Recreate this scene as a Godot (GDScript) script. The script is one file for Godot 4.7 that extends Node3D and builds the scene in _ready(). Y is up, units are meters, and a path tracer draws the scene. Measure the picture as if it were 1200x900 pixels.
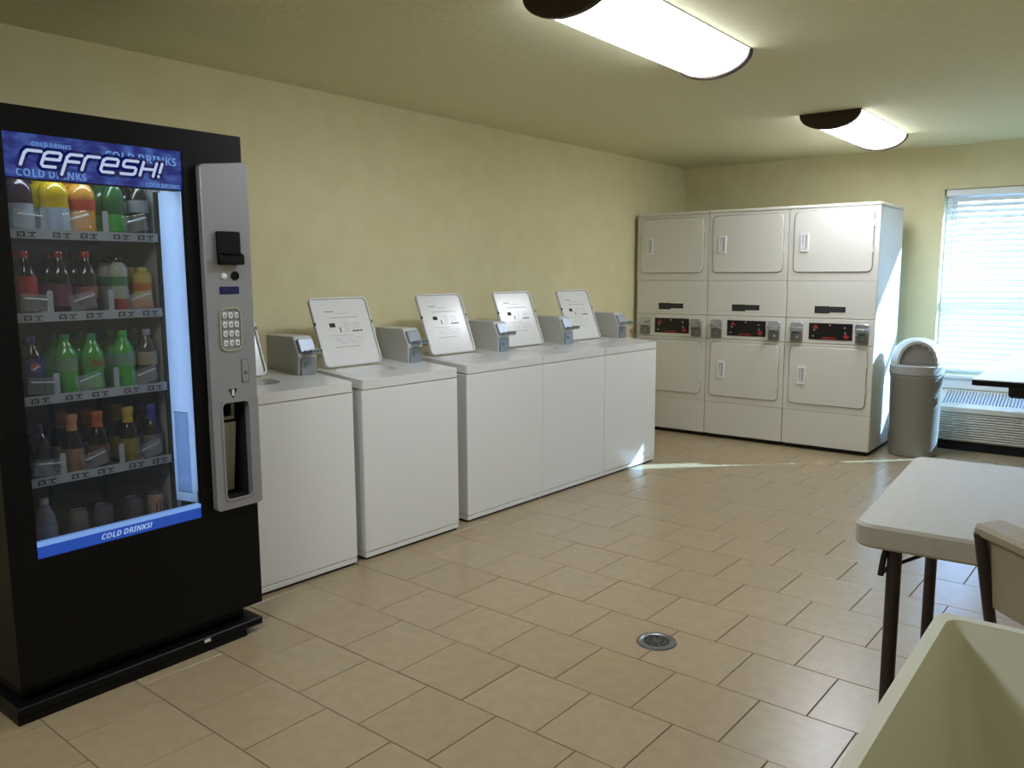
extends Node3D
# A laundry room: left wall x = -3.675 (washers), back wall z = -7.42 (dryers, window), camera near the right wall.

const WALL_X := -3.675
const WALL_Z := -7.42
const RIGHT_X := 0.42
const FRONT_Z := 2.3
const CEIL := 2.386

# ------------------------------------------------------------------ mesh builder
class MB:
	var v := PackedVector3Array()
	var n := PackedVector3Array()
	var uv := PackedVector2Array()
	func t(a: Vector3, b: Vector3, c: Vector3, na: Vector3, nb: Vector3, nc: Vector3, ua := Vector2.ZERO, ub := Vector2.ZERO, uc := Vector2.ZERO) -> void:
		var g := (b - a).cross(c - a)
		if g.length_squared() < 1e-18: return
		if g.dot(na + nb + nc) > 0.0:
			v.append_array([a, c, b]); n.append_array([na, nc, nb]); uv.append_array([ua, uc, ub])
		else:
			v.append_array([a, b, c]); n.append_array([na, nb, nc]); uv.append_array([ua, ub, uc])
	func q(a: Vector3, b: Vector3, c: Vector3, d: Vector3, m: Vector3) -> void:
		t(a, b, c, m, m, m, Vector2(0, 1), Vector2(1, 1), Vector2(1, 0))
		t(a, c, d, m, m, m, Vector2(0, 1), Vector2(1, 0), Vector2(0, 0))
	func qs(a: Vector3, b: Vector3, c: Vector3, d: Vector3, na: Vector3, nb: Vector3, nc: Vector3, nd: Vector3) -> void:
		t(a, b, c, na, nb, nc); t(a, c, d, na, nc, nd)
	# chamfered box
	func box(at: Transform3D, size: Vector3, bev := 0.0) -> MB:
		var h := size / 2
		bev = minf(bev, minf(h.x, minf(h.y, h.z)) * 0.9)
		var i := h - Vector3.ONE * bev
		for ax in 3:
			var a1 := (ax + 1) % 3
			var a2 := (ax + 2) % 3
			for s in [-1.0, 1.0]:
				var pts: Array[Vector3] = []
				for k in [[-1, -1], [1, -1], [1, 1], [-1, 1]]:
					var p := Vector3.ZERO
					p[ax] = s * h[ax]; p[a1] = k[0] * i[a1]; p[a2] = k[1] * i[a2]
					pts.append(at * p)
				var m := Vector3.ZERO
				m[ax] = s
				q(pts[0], pts[1], pts[2], pts[3], (at.basis * m).normalized())
			if bev > 0.0:
				for s in [[-1, -1], [1, -1], [1, 1], [-1, 1]]:
					var m := Vector3.ZERO
					m[a1] = s[0]; m[a2] = s[1]
					var pts: Array[Vector3] = []
					for k in [[-1, 0], [1, 0], [1, 1], [-1, 1]]:
						var p := Vector3.ZERO
						p[ax] = k[0] * i[ax]
						p[a1] = s[0] * (h[a1] if k[1] == 0 else i[a1])
						p[a2] = s[1] * (i[a2] if k[1] == 0 else h[a2])
						pts.append(at * p)
					q(pts[0], pts[1], pts[2], pts[3], (at.basis * m).normalized())
		if bev > 0.0:
			for x in [-1.0, 1.0]:
				for y in [-1.0, 1.0]:
					for z in [-1.0, 1.0]:
						var m := (at.basis * Vector3(x, y, z)).normalized()
						t(at * Vector3(x * h.x, y * i.y, z * i.z), at * Vector3(x * i.x, y * h.y, z * i.z), at * Vector3(x * i.x, y * i.y, z * h.z), m, m, m)
		return self
	func bx(c: Vector3, size: Vector3, bev := 0.0) -> MB:
		return box(Transform3D(Basis(), c), size, bev)
	# box from two corners
	func bb(a: Vector3, b: Vector3, bev := 0.0) -> MB:
		return box(Transform3D(Basis(), (a + b) / 2), (b - a).abs(), bev)
	func q2(a: Vector3, b: Vector3) -> MB:
		q(Vector3(a.x, a.y, a.z), Vector3(b.x, a.y, a.z), Vector3(b.x, b.y, a.z), Vector3(a.x, b.y, a.z), Vector3.BACK)
		return self
	static func rr(w: float, h: float, r: float, k := 5) -> PackedVector2Array:
		var o := PackedVector2Array()
		r = minf(r, minf(w, h) / 2)
		for c in 4:
			var cx := (w / 2 - r) * (1 if c == 0 or c == 3 else -1)
			var cy := (h / 2 - r) * (1 if c < 2 else -1)
			for j in k + 1:
				var a := PI / 2 * (c + float(j) / k)
				o.append(Vector2(cx + cos(a) * r, cy + sin(a) * r))
		return o
	static func vn(poly: PackedVector2Array) -> PackedVector2Array:
		var o := PackedVector2Array()
		var area := 0.0
		for i in poly.size():
			area += poly[i].cross(poly[(i + 1) % poly.size()])
		var sg := 1.0 if area > 0 else -1.0
		for i in poly.size():
			var a := poly[i] - poly[i - 1 if i > 0 else poly.size() - 1]
			var b := poly[(i + 1) % poly.size()] - poly[i]
			if a.length() < 1e-9: a = b
			if b.length() < 1e-9: b = a
			var m := (Vector2(a.y, -a.x).normalized() + Vector2(b.y, -b.x).normalized()).normalized()
			var e := Vector2(b.y, -b.x).normalized()
			o.append(m * sg / maxf(0.35, m.dot(e)))
		return o
	# polygon in local xy, thickness along z about 0, bevelled rims
	func prism(at: Transform3D, poly: PackedVector2Array, depth: float, bev := 0.0, smooth := true, caps := true) -> MB:
		var nn := vn(poly)
		var k := poly.size()
		var inn := PackedVector2Array()
		for i in k: inn.append(poly[i] - nn[i] * bev)
		var hz := depth / 2
		var tri := Geometry2D.triangulate_polygon(inn) if caps else PackedInt32Array()
		for s in [-1.0, 1.0]:
			var m: Vector3 = (at.basis * Vector3(0, 0, s)).normalized()
			for j in range(0, tri.size(), 3):
				var pa := inn[tri[j]]; var pb := inn[tri[j + 1]]; var pc := inn[tri[j + 2]]
				t(at * Vector3(pa.x, pa.y, s * hz), at * Vector3(pb.x, pb.y, s * hz), at * Vector3(pc.x, pc.y, s * hz), m, m, m, pa, pb, pc)
		for i in k:
			var j := (i + 1) % k
			var e := poly[j] - poly[i]
			if e.length() < 1e-9: continue
			var ee := Vector2(e.y, -e.x).normalized()
			if ee.dot(nn[i] + nn[j]) < 0: ee = -ee
			var na := Vector3(nn[i].x, nn[i].y, 0); var nb := Vector3(nn[j].x, nn[j].y, 0)
			if not smooth or na.normalized().dot(Vector3(ee.x, ee.y, 0)) < 0.8: na = Vector3(ee.x, ee.y, 0)
			if not smooth or nb.normalized().dot(Vector3(ee.x, ee.y, 0)) < 0.8: nb = Vector3(ee.x, ee.y, 0)
			na = (at.basis * na).normalized(); nb = (at.basis * nb).normalized()
			var zb := hz - bev
			qs(at * Vector3(poly[i].x, poly[i].y, -zb), at * Vector3(poly[j].x, poly[j].y, -zb), at * Vector3(poly[j].x, poly[j].y, zb), at * Vector3(poly[i].x, poly[i].y, zb), na, nb, nb, na)
			if bev > 0.0:
				for s in [-1.0, 1.0]:
					var zn: Vector3 = (at.basis * Vector3(0, 0, s)).normalized()
					var ma := (na + zn).normalized(); var mb := (nb + zn).normalized()
					qs(at * Vector3(poly[i].x, poly[i].y, s * zb), at * Vector3(poly[j].x, poly[j].y, s * zb), at * Vector3(inn[j].x, inn[j].y, s * hz), at * Vector3(inn[i].x, inn[i].y, s * hz), ma, mb, mb, ma)
		return self
	# ring between two outlines of the same count
	func ring(at: Transform3D, outer: PackedVector2Array, inner: PackedVector2Array, depth: float) -> MB:
		var k := outer.size()
		var hz := depth / 2
		for i in k:
			var j := (i + 1) % k
			for s in [-1.0, 1.0]:
				var m: Vector3 = (at.basis * Vector3(0, 0, s)).normalized()
				q(at * Vector3(outer[i].x, outer[i].y, s * hz), at * Vector3(outer[j].x, outer[j].y, s * hz), at * Vector3(inner[j].x, inner[j].y, s * hz), at * Vector3(inner[i].x, inner[i].y, s * hz), m)
		prism(at, outer, depth, 0.0, true, false)
		var before := v.size()
		prism(at, inner, depth, 0.0, true, false)
		for i in range(before, v.size(), 3):
			var sw := v[i + 1]; v[i + 1] = v[i + 2]; v[i + 2] = sw
			var sn := n[i + 1]; n[i + 1] = n[i + 2]; n[i + 2] = sn
			for j in 3: n[i + j] = -n[i + j]
		return self
	# profile of (radius, height) turned about local y
	func lathe(at: Transform3D, prof: Array, seg := 20, squash := 1.0) -> MB:
		var en: Array[Vector2] = []
		for i in prof.size() - 1:
			var d: Vector2 = prof[i + 1] - prof[i]
			en.append(Vector2(d.y, -d.x).normalized())
		for i in prof.size() - 1:
			var n0 := en[i]; var n1 := en[i]
			if i > 0 and en[i - 1].dot(en[i]) > 0.6: n0 = (en[i - 1] + en[i]).normalized()
			if i < en.size() - 1 and en[i + 1].dot(en[i]) > 0.6: n1 = (en[i + 1] + en[i]).normalized()
			var a: Vector2 = prof[i]; var b: Vector2 = prof[i + 1]
			for s in seg:
				var w0 := TAU * s / seg; var w1 := TAU * (s + 1) / seg
				var c0 := Vector3(cos(w0), 0, sin(w0) * squash); var c1 := Vector3(cos(w1), 0, sin(w1) * squash)
				var ps := [c0 * a.x + Vector3.UP * a.y, c1 * a.x + Vector3.UP * a.y, c1 * b.x + Vector3.UP * b.y, c0 * b.x + Vector3.UP * b.y]
				var ns := [c0 * n0.x + Vector3.UP * n0.y, c1 * n0.x + Vector3.UP * n0.y, c1 * n1.x + Vector3.UP * n1.y, c0 * n1.x + Vector3.UP * n1.y]
				for j in 4:
					ps[j] = at * ps[j]; ns[j] = (at.basis * ns[j]).normalized()
				qs(ps[0], ps[1], ps[2], ps[3], ns[0], ns[1], ns[2], ns[3])
		return self
	func tube(pts: Array, r: float, seg := 10) -> MB:
		var rings: Array = []
		var up := Vector3(0.31, 0.87, 0.21).normalized()
		for i in pts.size():
			var d: Vector3 = (pts[mini(i + 1, pts.size() - 1)] - pts[maxi(i - 1, 0)]).normalized()
			var x := d.cross(up)
			if x.length() < 0.1: x = d.cross(Vector3.RIGHT)
			x = x.normalized()
			up = x.cross(d).normalized()
			var rg: Array = []
			for s in seg:
				rg.append(x * cos(TAU * s / seg) + up * sin(TAU * s / seg))
			rings.append(rg)
		for i in pts.size() - 1:
			for s in seg:
				var e := (s + 1) % seg
				qs(pts[i] + rings[i][s] * r, pts[i] + rings[i][e] * r, pts[i + 1] + rings[i + 1][e] * r, pts[i + 1] + rings[i + 1][s] * r, rings[i][s], rings[i][e], rings[i + 1][e], rings[i + 1][s])
		for e in [0, pts.size() - 1]:
			var d: Vector3 = (pts[0] - pts[1]).normalized() if e == 0 else (pts[e] - pts[e - 1]).normalized()
			for s in seg:
				t(pts[e], pts[e] + rings[e][s] * r, pts[e] + rings[e][(s + 1) % seg] * r, d, d, d)
		return self
	# closed outlines at heights (plan x, z), joined smoothly
	func loft(outs: Array, ys: Array, inside := false) -> MB:
		var sg := -1.0 if inside else 1.0
		for l in outs.size() - 1:
			var a: PackedVector2Array = outs[l]; var b: PackedVector2Array = outs[l + 1]
			var nn := vn(a)
			for i in a.size():
				var j := (i + 1) % a.size()
				if a[i].distance_to(a[j]) < 1e-9: continue
				var slope: float = (a[i].length() - b[i].length()) / (ys[l + 1] - ys[l]) if absf(ys[l + 1] - ys[l]) > 1e-6 else 0.0
				var na := Vector3(nn[i].x, slope, nn[i].y).normalized() * sg
				var nb := Vector3(nn[j].x, slope, nn[j].y).normalized() * sg
				qs(Vector3(a[i].x, ys[l], a[i].y), Vector3(a[j].x, ys[l], a[j].y), Vector3(b[j].x, ys[l + 1], b[j].y), Vector3(b[i].x, ys[l + 1], b[i].y), na, nb, nb, na)
		return self
	# flat rounded stroke in xy
	func stroke(at: Transform3D, pts: Array, w: float, depth: float) -> MB:
		for i in pts.size() - 1:
			var a: Vector2 = pts[i]; var b: Vector2 = pts[i + 1]
			var ang := (b - a).angle()
			var poly := PackedVector2Array()
			for k in 7: poly.append(b + Vector2.from_angle(ang - PI / 2 + PI * k / 6) * w / 2)
			for k in 7: poly.append(a + Vector2.from_angle(ang + PI / 2 + PI * k / 6) * w / 2)
			prism(at, poly, depth, 0.0)
		return self
	func mesh() -> ArrayMesh:
		var arr := []
		arr.resize(Mesh.ARRAY_MAX)
		arr[Mesh.ARRAY_VERTEX] = v; arr[Mesh.ARRAY_NORMAL] = n; arr[Mesh.ARRAY_TEX_UV] = uv
		var m := ArrayMesh.new()
		m.add_surface_from_arrays(Mesh.PRIMITIVE_TRIANGLES, arr)
		return m

# ------------------------------------------------------------------ node helpers
var taken := {}
func numbered(called: String) -> String:
	var k: int = taken.get(called, 0)
	taken[called] = k + 1
	return called if k == 0 else "%s_%03d" % [called, k]
func part(called: String, shape, m: Material, parent: Node3D, at := Transform3D()) -> MeshInstance3D:
	var o := MeshInstance3D.new()
	o.mesh = shape.mesh() if shape is MB else shape
	o.material_override = m
	o.transform = at
	o.cast_shadow = GeometryInstance3D.SHADOW_CASTING_SETTING_ON
	o.name = called
	parent.add_child(o, true)
	return o
func tag(o: Node, label: String, category: String, group := "") -> void:
	o.set_meta("label", label); o.set_meta("category", category)
	if group: o.set_meta("group", group)
func thing(called: String, label: String, category: String, at := Vector3.ZERO, turn := 0.0, group := "") -> Node3D:
	var o := Node3D.new()
	o.name = numbered(called)
	add_child(o)
	o.position = at; o.rotation.y = turn
	tag(o, label, category, group)
	return o
func setting(called: String) -> Node3D:
	var o := Node3D.new()
	o.name = called
	add_child(o)
	o.set_meta("kind", "structure")
	return o
func xf(p: Vector3, e := Vector3.ZERO) -> Transform3D:
	return Transform3D(Basis.from_euler(e), p)
func mat(c: Color, rough := 0.5, metal := 0.0, spec := 0.5) -> StandardMaterial3D:
	var m := StandardMaterial3D.new()
	m.albedo_color = c; m.roughness = rough; m.metallic = metal; m.metallic_specular = spec
	return m
func c8(r: int, g: int, b: int) -> Color:
	return Color8(r, g, b)
func glow(c: Color, e: float, base := Color(0.8, 0.8, 0.8)) -> StandardMaterial3D:
	var m := mat(base, 0.4)
	m.emission_enabled = true; m.emission = c; m.emission_energy_multiplier = e
	return m
func pane(c: Color, a: float, rough := 0.0) -> StandardMaterial3D:
	var m := mat(c, rough)
	m.transparency = BaseMaterial3D.TRANSPARENCY_ALPHA
	m.albedo_color.a = a
	return m
func noise_tex(sd: int, freq: float, lo: Color, hi: Color, size := 512, oct := 4, stretch := 1) -> ImageTexture:
	var f := FastNoiseLite.new()
	f.seed = sd; f.frequency = freq; f.fractal_octaves = oct
	var src := f.get_seamless_image(size, size / stretch)
	src.convert(Image.FORMAT_L8)
	var im := Image.create(src.get_width(), src.get_height(), false, Image.FORMAT_RGB8)
	for y in src.get_height():
		for x in src.get_width():
			im.set_pixel(x, y, lo.lerp(hi, src.get_pixel(x, y).r))
	return ImageTexture.create_from_image(im)
func noise_bump(sd: int, freq: float, strength: float) -> ImageTexture:
	var f := FastNoiseLite.new()
	f.seed = sd; f.frequency = freq
	var src := f.get_seamless_image(256, 256)
	src.convert(Image.FORMAT_RGBA8)
	src.bump_map_to_normal_map(strength)
	return ImageTexture.create_from_image(src)
func grained(m: StandardMaterial3D, tex: Texture2D, scale: float, bump: Texture2D = null, amount := 0.3) -> StandardMaterial3D:
	m.albedo_texture = tex
	m.uv1_triplanar = true; m.uv1_world_triplanar = true
	m.uv1_scale = Vector3.ONE * scale
	if bump:
		m.normal_enabled = true; m.normal_texture = bump; m.normal_scale = amount
	return m
func lettering(called: String, text: String, size: float, m: Material, parent: Node3D, at: Transform3D, slant := 0.0, mono := false) -> MeshInstance3D:
	var tm := TextMesh.new()
	var fo := SystemFont.new()
	fo.font_names = PackedStringArray(["Droid Sans Mono" if mono else "Droid Sans"])
	fo.font_weight = 700
	tm.font = fo
	tm.text = text; tm.font_size = 32; tm.pixel_size = size / 32.0; tm.depth = 0.0006; tm.curve_step = 2.0
	var sh := at
	sh.basis = at.basis * Basis(Vector3.RIGHT, Vector3(slant, 1, 0), Vector3.BACK)
	return part(called, tm, m, parent, sh)

var M := {}
func materials() -> void:
	M.wall = grained(mat(Color.WHITE, 0.75), noise_tex(3, 0.012, c8(217, 207, 163), c8(224, 215, 173)), 0.6, noise_bump(5, 0.09, 3.0), 0.07)
	M.ceiling = grained(mat(Color.WHITE, 0.85), noise_tex(8, 0.03, c8(216, 211, 172), c8(223, 218, 181)), 0.8, noise_bump(6, 0.12, 3.0), 0.07)
	M.grout = mat(c8(108, 93, 73), 0.9)
	M.tiles = []
	var tones := [[c8(151, 133, 102), c8(163, 145, 114)], [c8(154, 136, 105), c8(165, 147, 117)], [c8(149, 131, 100), c8(161, 143, 112)], [c8(152, 133, 103), c8(163, 144, 114)]]
	for k in 4:
		M.tiles.append(grained(mat(Color.WHITE, 0.3, 0.0, 0.55), noise_tex(20 + k, 0.02, tones[k][0], tones[k][1], 512, 5, 1), 1.3))
	M.white = mat(c8(222, 222, 219), 0.2)
	M.white_in = mat(c8(205, 206, 203), 0.35)
	M.almond = mat(c8(215, 212, 202), 0.4)
	M.seam = mat(c8(70, 68, 64), 0.8)
	M.black = mat(c8(9, 9, 10), 0.45, 0.0, 0.3)
	M.black_matte = mat(c8(14, 13, 14), 0.8)
	M.silver = mat(c8(150, 150, 154), 0.42, 0.35)
	M.chrome = mat(c8(196, 200, 206), 0.22, 0.9)
	M.slide = mat(c8(150, 158, 168), 0.38, 0.6)
	M.steel = mat(c8(128, 128, 126), 0.35, 0.85)
	M.grey_box = mat(c8(186, 187, 184), 0.4)
	M.dark_metal = mat(c8(36, 32, 32), 0.4, 0.2)
	M.brown_tube = mat(c8(52, 40, 40), 0.4, 0.2)
	M.cream = grained(mat(Color.WHITE, 0.5), noise_tex(40, 0.05, c8(176, 173, 160), c8(185, 182, 170), 256), 2.0, noise_bump(41, 0.3, 3.0), 0.2)
	M.beige = grained(mat(Color.WHITE, 0.5), noise_tex(42, 0.05, c8(156, 145, 122), c8(166, 155, 132), 256), 2.0, noise_bump(43, 0.3, 3.0), 0.2)
	M.sink = mat(c8(220, 219, 200), 0.35)
	M.bin = grained(mat(Color.WHITE, 0.5), noise_tex(44, 0.06, c8(150, 146, 138), c8(158, 154, 146), 256), 2.0)
	M.bin_flap = mat(c8(128, 122, 114), 0.5)
	M.frame = mat(c8(226, 228, 228), 0.4)
	M.slat = mat(c8(236, 238, 238), 0.45)
	M.slat.backlight_enabled = true
	M.slat.backlight = Color(0.18, 0.18, 0.18)
	M.glass = pane(c8(235, 245, 250), 0.04)
	M.ac = mat(c8(204, 200, 186), 0.45)
	M.bronze = mat(c8(62, 50, 40), 0.45, 0.4)
	M.red = mat(c8(150, 38, 32), 0.4)
	M.ink = mat(c8(30, 30, 32), 0.7)
	M.ink_soft = mat(c8(150, 152, 154), 0.7)
	M.paper = mat(c8(214, 216, 214), 0.6)
	M.stop_highlight = pane(c8(205, 215, 225), 0.55, 0.2)  # pale colour of the highlights painted onto the clear stops
	M.clear = pane(c8(220, 235, 250), 0.07, 0.05)

# ------------------------------------------------------------------ scene
func _ready() -> void:
	# camera
	var cam := Camera3D.new()
	cam.name = "camera"
	cam.fov = rad_to_deg(2.0 * atan(450.0 / 958.45))
	cam.position = Vector3(0, 1.40, 0)
	cam.rotation_degrees = Vector3(-7.743, 38.086, -0.265)
	cam.near = 0.05; cam.far = 400.0
	add_child(cam)
	cam.make_current()
	# sky and exposure
	var we := WorldEnvironment.new()
	we.name = "environment"
	var e := Environment.new()
	e.background_mode = Environment.BG_SKY
	var sm := ProceduralSkyMaterial.new()
	sm.sky_top_color = c8(96, 150, 215); sm.sky_horizon_color = c8(196, 222, 245)
	sm.ground_bottom_color = c8(150, 150, 145); sm.ground_horizon_color = c8(190, 200, 205)
	sm.sky_energy_multiplier = 3.4; sm.ground_energy_multiplier = 2.0
	sm.sun_angle_max = 1.0
	e.sky = Sky.new()
	e.sky.sky_material = sm
	e.tonemap_mode = Environment.TONE_MAPPER_LINEAR
	e.tonemap_exposure = 1.2
	e.sdfgi_enabled = true; e.ssao_enabled = true; e.ssil_enabled = true
	we.environment = e
	add_child(we)
	# sun: from beyond the window, 45 degrees to the right, 28 degrees high
	var sun := DirectionalLight3D.new()
	sun.name = "sun"
	sun.light_color = Color(0.64, 0.83, 1.0)
	sun.light_energy = 9.0
	sun.light_angular_distance = 0.53
	sun.shadow_enabled = true
	var toward := Vector3(-cos(deg_to_rad(28)) * sqrt(0.5), -sin(deg_to_rad(28)), cos(deg_to_rad(28)) * sqrt(0.5))
	add_child(sun)
	sun.look_at_from_position(Vector3.ZERO, toward, Vector3.UP)

	materials()
	build_room()
	build_floor(cam)
	build_window()
	for spec in [[-3.07, "ceiling light with white curved lens, nearer and larger in view"], [-5.98, "ceiling light with white curved lens, farther one near the dryers"], [-0.16, "ceiling light with white curved lens, above the vending machine end"]]:
		build_fixture(spec[0], spec[1])
	build_vending()
	build_washers()
	build_dryers()
	build_air_unit()
	build_bin()
	build_far_table()
	build_table()
	build_chair()
	build_sink()
	build_drain()

func build_room() -> void:
	var y1 := CEIL
	var w := setting("wall_left")
	part("wall_panel", MB.new().bb(Vector3(WALL_X - 0.15, -0.1, WALL_Z - 0.2), Vector3(WALL_X, y1 + 0.15, FRONT_Z + 0.15)), M.wall, w)
	w = setting("wall_right")
	part("wall_panel", MB.new().bb(Vector3(RIGHT_X, -0.1, WALL_Z - 0.2), Vector3(RIGHT_X + 0.15, y1 + 0.15, FRONT_Z + 0.15)), M.wall, w)
	w = setting("wall_front")
	part("wall_panel", MB.new().bb(Vector3(WALL_X, -0.1, FRONT_Z), Vector3(RIGHT_X, y1 + 0.15, FRONT_Z + 0.15)), M.wall, w)
	w = setting("ceiling")
	part("ceiling_panel", MB.new().bb(Vector3(WALL_X, y1, WALL_Z), Vector3(RIGHT_X, y1 + 0.15, FRONT_Z)), M.ceiling, w)
	w = setting("wall_back")
	var zb := WALL_Z - 0.2
	var b := MB.new()
	b.bb(Vector3(WALL_X, -0.1, zb), Vector3(WX0, y1 + 0.15, WALL_Z))
	b.bb(Vector3(WX1, -0.1, zb), Vector3(RIGHT_X, y1 + 0.15, WALL_Z))
	b.bb(Vector3(WX0, WY1, zb), Vector3(WX1, y1 + 0.15, WALL_Z))
	b.bb(Vector3(WX0, -0.1, zb), Vector3(WX1, WY0, WALL_Z))
	part("wall_panel", b, M.wall, w)
	# the yard outside that the window looks on
	w = setting("ground_outside")
	part("paving", MB.new().bb(Vector3(-40, -0.4, -80), Vector3(40, -0.2, WALL_Z - 0.2)), mat(c8(100, 101, 92), 0.9), w)
	w = setting("roof_eave")
	part("soffit", MB.new().bb(Vector3(-6.0, 2.35, -8.145), Vector3(2.5, 2.47, WALL_Z - 0.2)), M.frame, w)

func build_floor(cam: Camera3D) -> void:
	var fl := setting("floor")
	part("grout_bed", MB.new().bb(Vector3(WALL_X, -0.1, WALL_Z), Vector3(RIGHT_X, -0.003, FRONT_Z)), M.grout, fl)
	var TX := 0.3070; var TZ := 0.3093; var ph := deg_to_rad(-1.341)
	var c := cos(ph); var s := sin(ph)
	var o := Vector2(-1.42541, -1.79887) * 1.4
	var tile := MB.new().bx(Vector3(0, -0.006, 0), Vector3(TX - 0.0036, 0.012, TZ - 0.0036), 0.0012).mesh()
	var rest := {0: MB.new(), 1: MB.new(), 2: MB.new(), 3: MB.new()}
	var rng := RandomNumberGenerator.new()
	rng.seed = 77
	var inv := cam.transform.affine_inverse()
	for j in range(-17, 17):
		for k in range(-9, 12):
			var i := k + (1.0 if posmod(j, 2) == 0 else 0.5)
			var gx := o.x + TX * i * c + TZ * (j + 0.5) * s
			var gz := o.y - TX * i * s + TZ * (j + 0.5) * c
			var tone := rng.randi() % 4
			var lift := rng.randf_range(-0.0006, 0.0004)
			if gx < WALL_X - 0.16 or gx > RIGHT_X + 0.16 or gz < WALL_Z - 0.16 or gz > FRONT_Z + 0.16: continue
			var p := inv * Vector3(gx, 0, gz)
			var sx := 600 + 958.45 * p.x / -p.z; var sy := 450 - 958.45 * p.y / -p.z
			var seen := p.z < -0.2 and sx > -60 and sx < 1260 and sy < 980
			var cut := gx < WALL_X + 0.17 or gx > RIGHT_X - 0.17 or gz < WALL_Z + 0.17 or gz > FRONT_Z - 0.17
			if gx < -3.1 or (gz < -6.62 and gx < -1.75) or (gx < -2.85 and gz > -1.8): seen = false
			var at := Transform3D(Basis(Vector3.UP, ph), Vector3(gx, lift, gz))
			if seen and not cut:
				part("tile", tile, M.tiles[tone], fl, at)
			else:
				# a tile along a wall is cut to the wall
				if cut:
					var x0 := maxf(gx - TX / 2 + 0.002, WALL_X + 0.002); var x1 := minf(gx + TX / 2 - 0.002, RIGHT_X - 0.002)
					var z0 := maxf(gz - TZ / 2 + 0.002, WALL_Z + 0.002); var z1 := minf(gz + TZ / 2 - 0.002, FRONT_Z - 0.002)
					if x1 - x0 > 0.01 and z1 - z0 > 0.01: rest[tone].bb(Vector3(x0, -0.012, z0), Vector3(x1, 0, z1))
				else:
					rest[tone].box(Transform3D(at.basis, at.origin - Vector3(0, 0.006, 0)), Vector3(TX - 0.0036, 0.012, TZ - 0.0036))
	for k in rest:
		part("tile_field", rest[k], M.tiles[k], fl).set_meta("kind", "stuff")

const WX0 := -1.40
const WX1 := -0.23
const WY0 := 0.565
const WY1 := 2.046

func build_window() -> void:
	var w := setting("window_1")
	var cx := (WX0 + WX1) / 2; var cy := (WY0 + WY1) / 2
	var ww := WX1 - WX0; var hh := WY1 - WY0
	var zf := WALL_Z - 0.15
	var f := MB.new()
	for s in [-1.0, 1.0]:
		f.bx(Vector3(cx + s * (ww / 2 - 0.02), cy, zf), Vector3(0.04, hh, 0.07), 0.004)
		f.bx(Vector3(cx, cy + s * (hh / 2 - 0.02), zf), Vector3(ww - 0.08, 0.04, 0.07), 0.004)
	part("window_frame", f, M.frame, w)
	var mid := 1.19
	for k in 2:
		var y0 := WY0 + 0.04 if k == 0 else mid - 0.02
		var y1 := mid + 0.02 if k == 0 else WY1 - 0.04
		var z := zf + (0.015 if k == 0 else -0.015)
		var sash := MB.new()
		for s in [-1.0, 1.0]:
			sash.bx(Vector3(cx + s * (ww / 2 - 0.058), (y0 + y1) / 2, z), Vector3(0.036, y1 - y0, 0.026), 0.003)
		sash.bx(Vector3(cx, y0 + 0.02, z), Vector3(ww - 0.152, 0.04, 0.026), 0.003)
		sash.bx(Vector3(cx, y1 - 0.02, z), Vector3(ww - 0.152, 0.04, 0.026), 0.003)
		var so := part("sash", sash, M.frame, w)
		part("pane", MB.new().q2(Vector3(cx - ww / 2 + 0.07, y0 + 0.036, z), Vector3(cx + ww / 2 - 0.07, y1 - 0.036, z)), M.glass, so)
	part("window_sill", MB.new().bb(Vector3(WX0 - 0.03, WY0 - 0.03, WALL_Z - 0.11), Vector3(WX1 + 0.03, WY0 - 0.002, WALL_Z + 0.035), 0.005), M.frame, w)
	part("apron", MB.new().bb(Vector3(WX0 + 0.01, WY0 - 0.115, WALL_Z), Vector3(WX1 - 0.01, WY0 - 0.031, WALL_Z + 0.012), 0.003), M.frame, w)
	# blind
	var b := thing("window_blind", "white horizontal slat blind hanging in the back wall window", "blind", Vector3(cx, WY1, WALL_Z - 0.055))
	part("head_rail", MB.new().bb(Vector3(-ww / 2 + 0.012, -0.055, -0.028), Vector3(ww / 2 - 0.012, -0.004, 0.03), 0.004), M.slat, b)
	var pitch := 0.0447
	var slat := MB.new()
	var sl := PackedVector2Array()
	for k in 7:
		var u := -1.0 + k / 3.0
		sl.append(Vector2(0.025 * u, 0.0028 * (1 - u * u)))
	for k in 7:
		var u := 1.0 - k / 3.0
		sl.append(Vector2(0.025 * u, 0.0028 * (1 - u * u) - 0.0018))
	slat.prism(Transform3D(Basis(Vector3.UP, PI / 2), Vector3.ZERO), sl, ww - 0.036, 0.0)
	var sm := slat.mesh()
	var y := -0.085
	var count := 0
	while WY1 + y > WY0 + 0.05:
		part("slat", sm, M.slat, b, xf(Vector3(0, y, 0), Vector3(deg_to_rad(44), 0, 0)))
		y -= pitch
		count += 1
	part("bottom_rail", MB.new().bb(Vector3(-ww / 2 + 0.018, y + 0.012, -0.022), Vector3(ww / 2 - 0.018, y + 0.032, 0.022), 0.004), M.slat, b)
	for x in [-0.42, 0.0, 0.42]:
		for z in [-0.026, 0.026]:
			part("ladder_cord", MB.new().tube([Vector3(x, -0.05, z), Vector3(x, y + 0.03, z)], 0.0011, 5), M.slat, b)
	part("tilt_wand", MB.new().tube([Vector3(-0.52, -0.05, 0.034), Vector3(-0.52, -0.75, 0.034)], 0.004, 7), M.clear, b)

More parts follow.
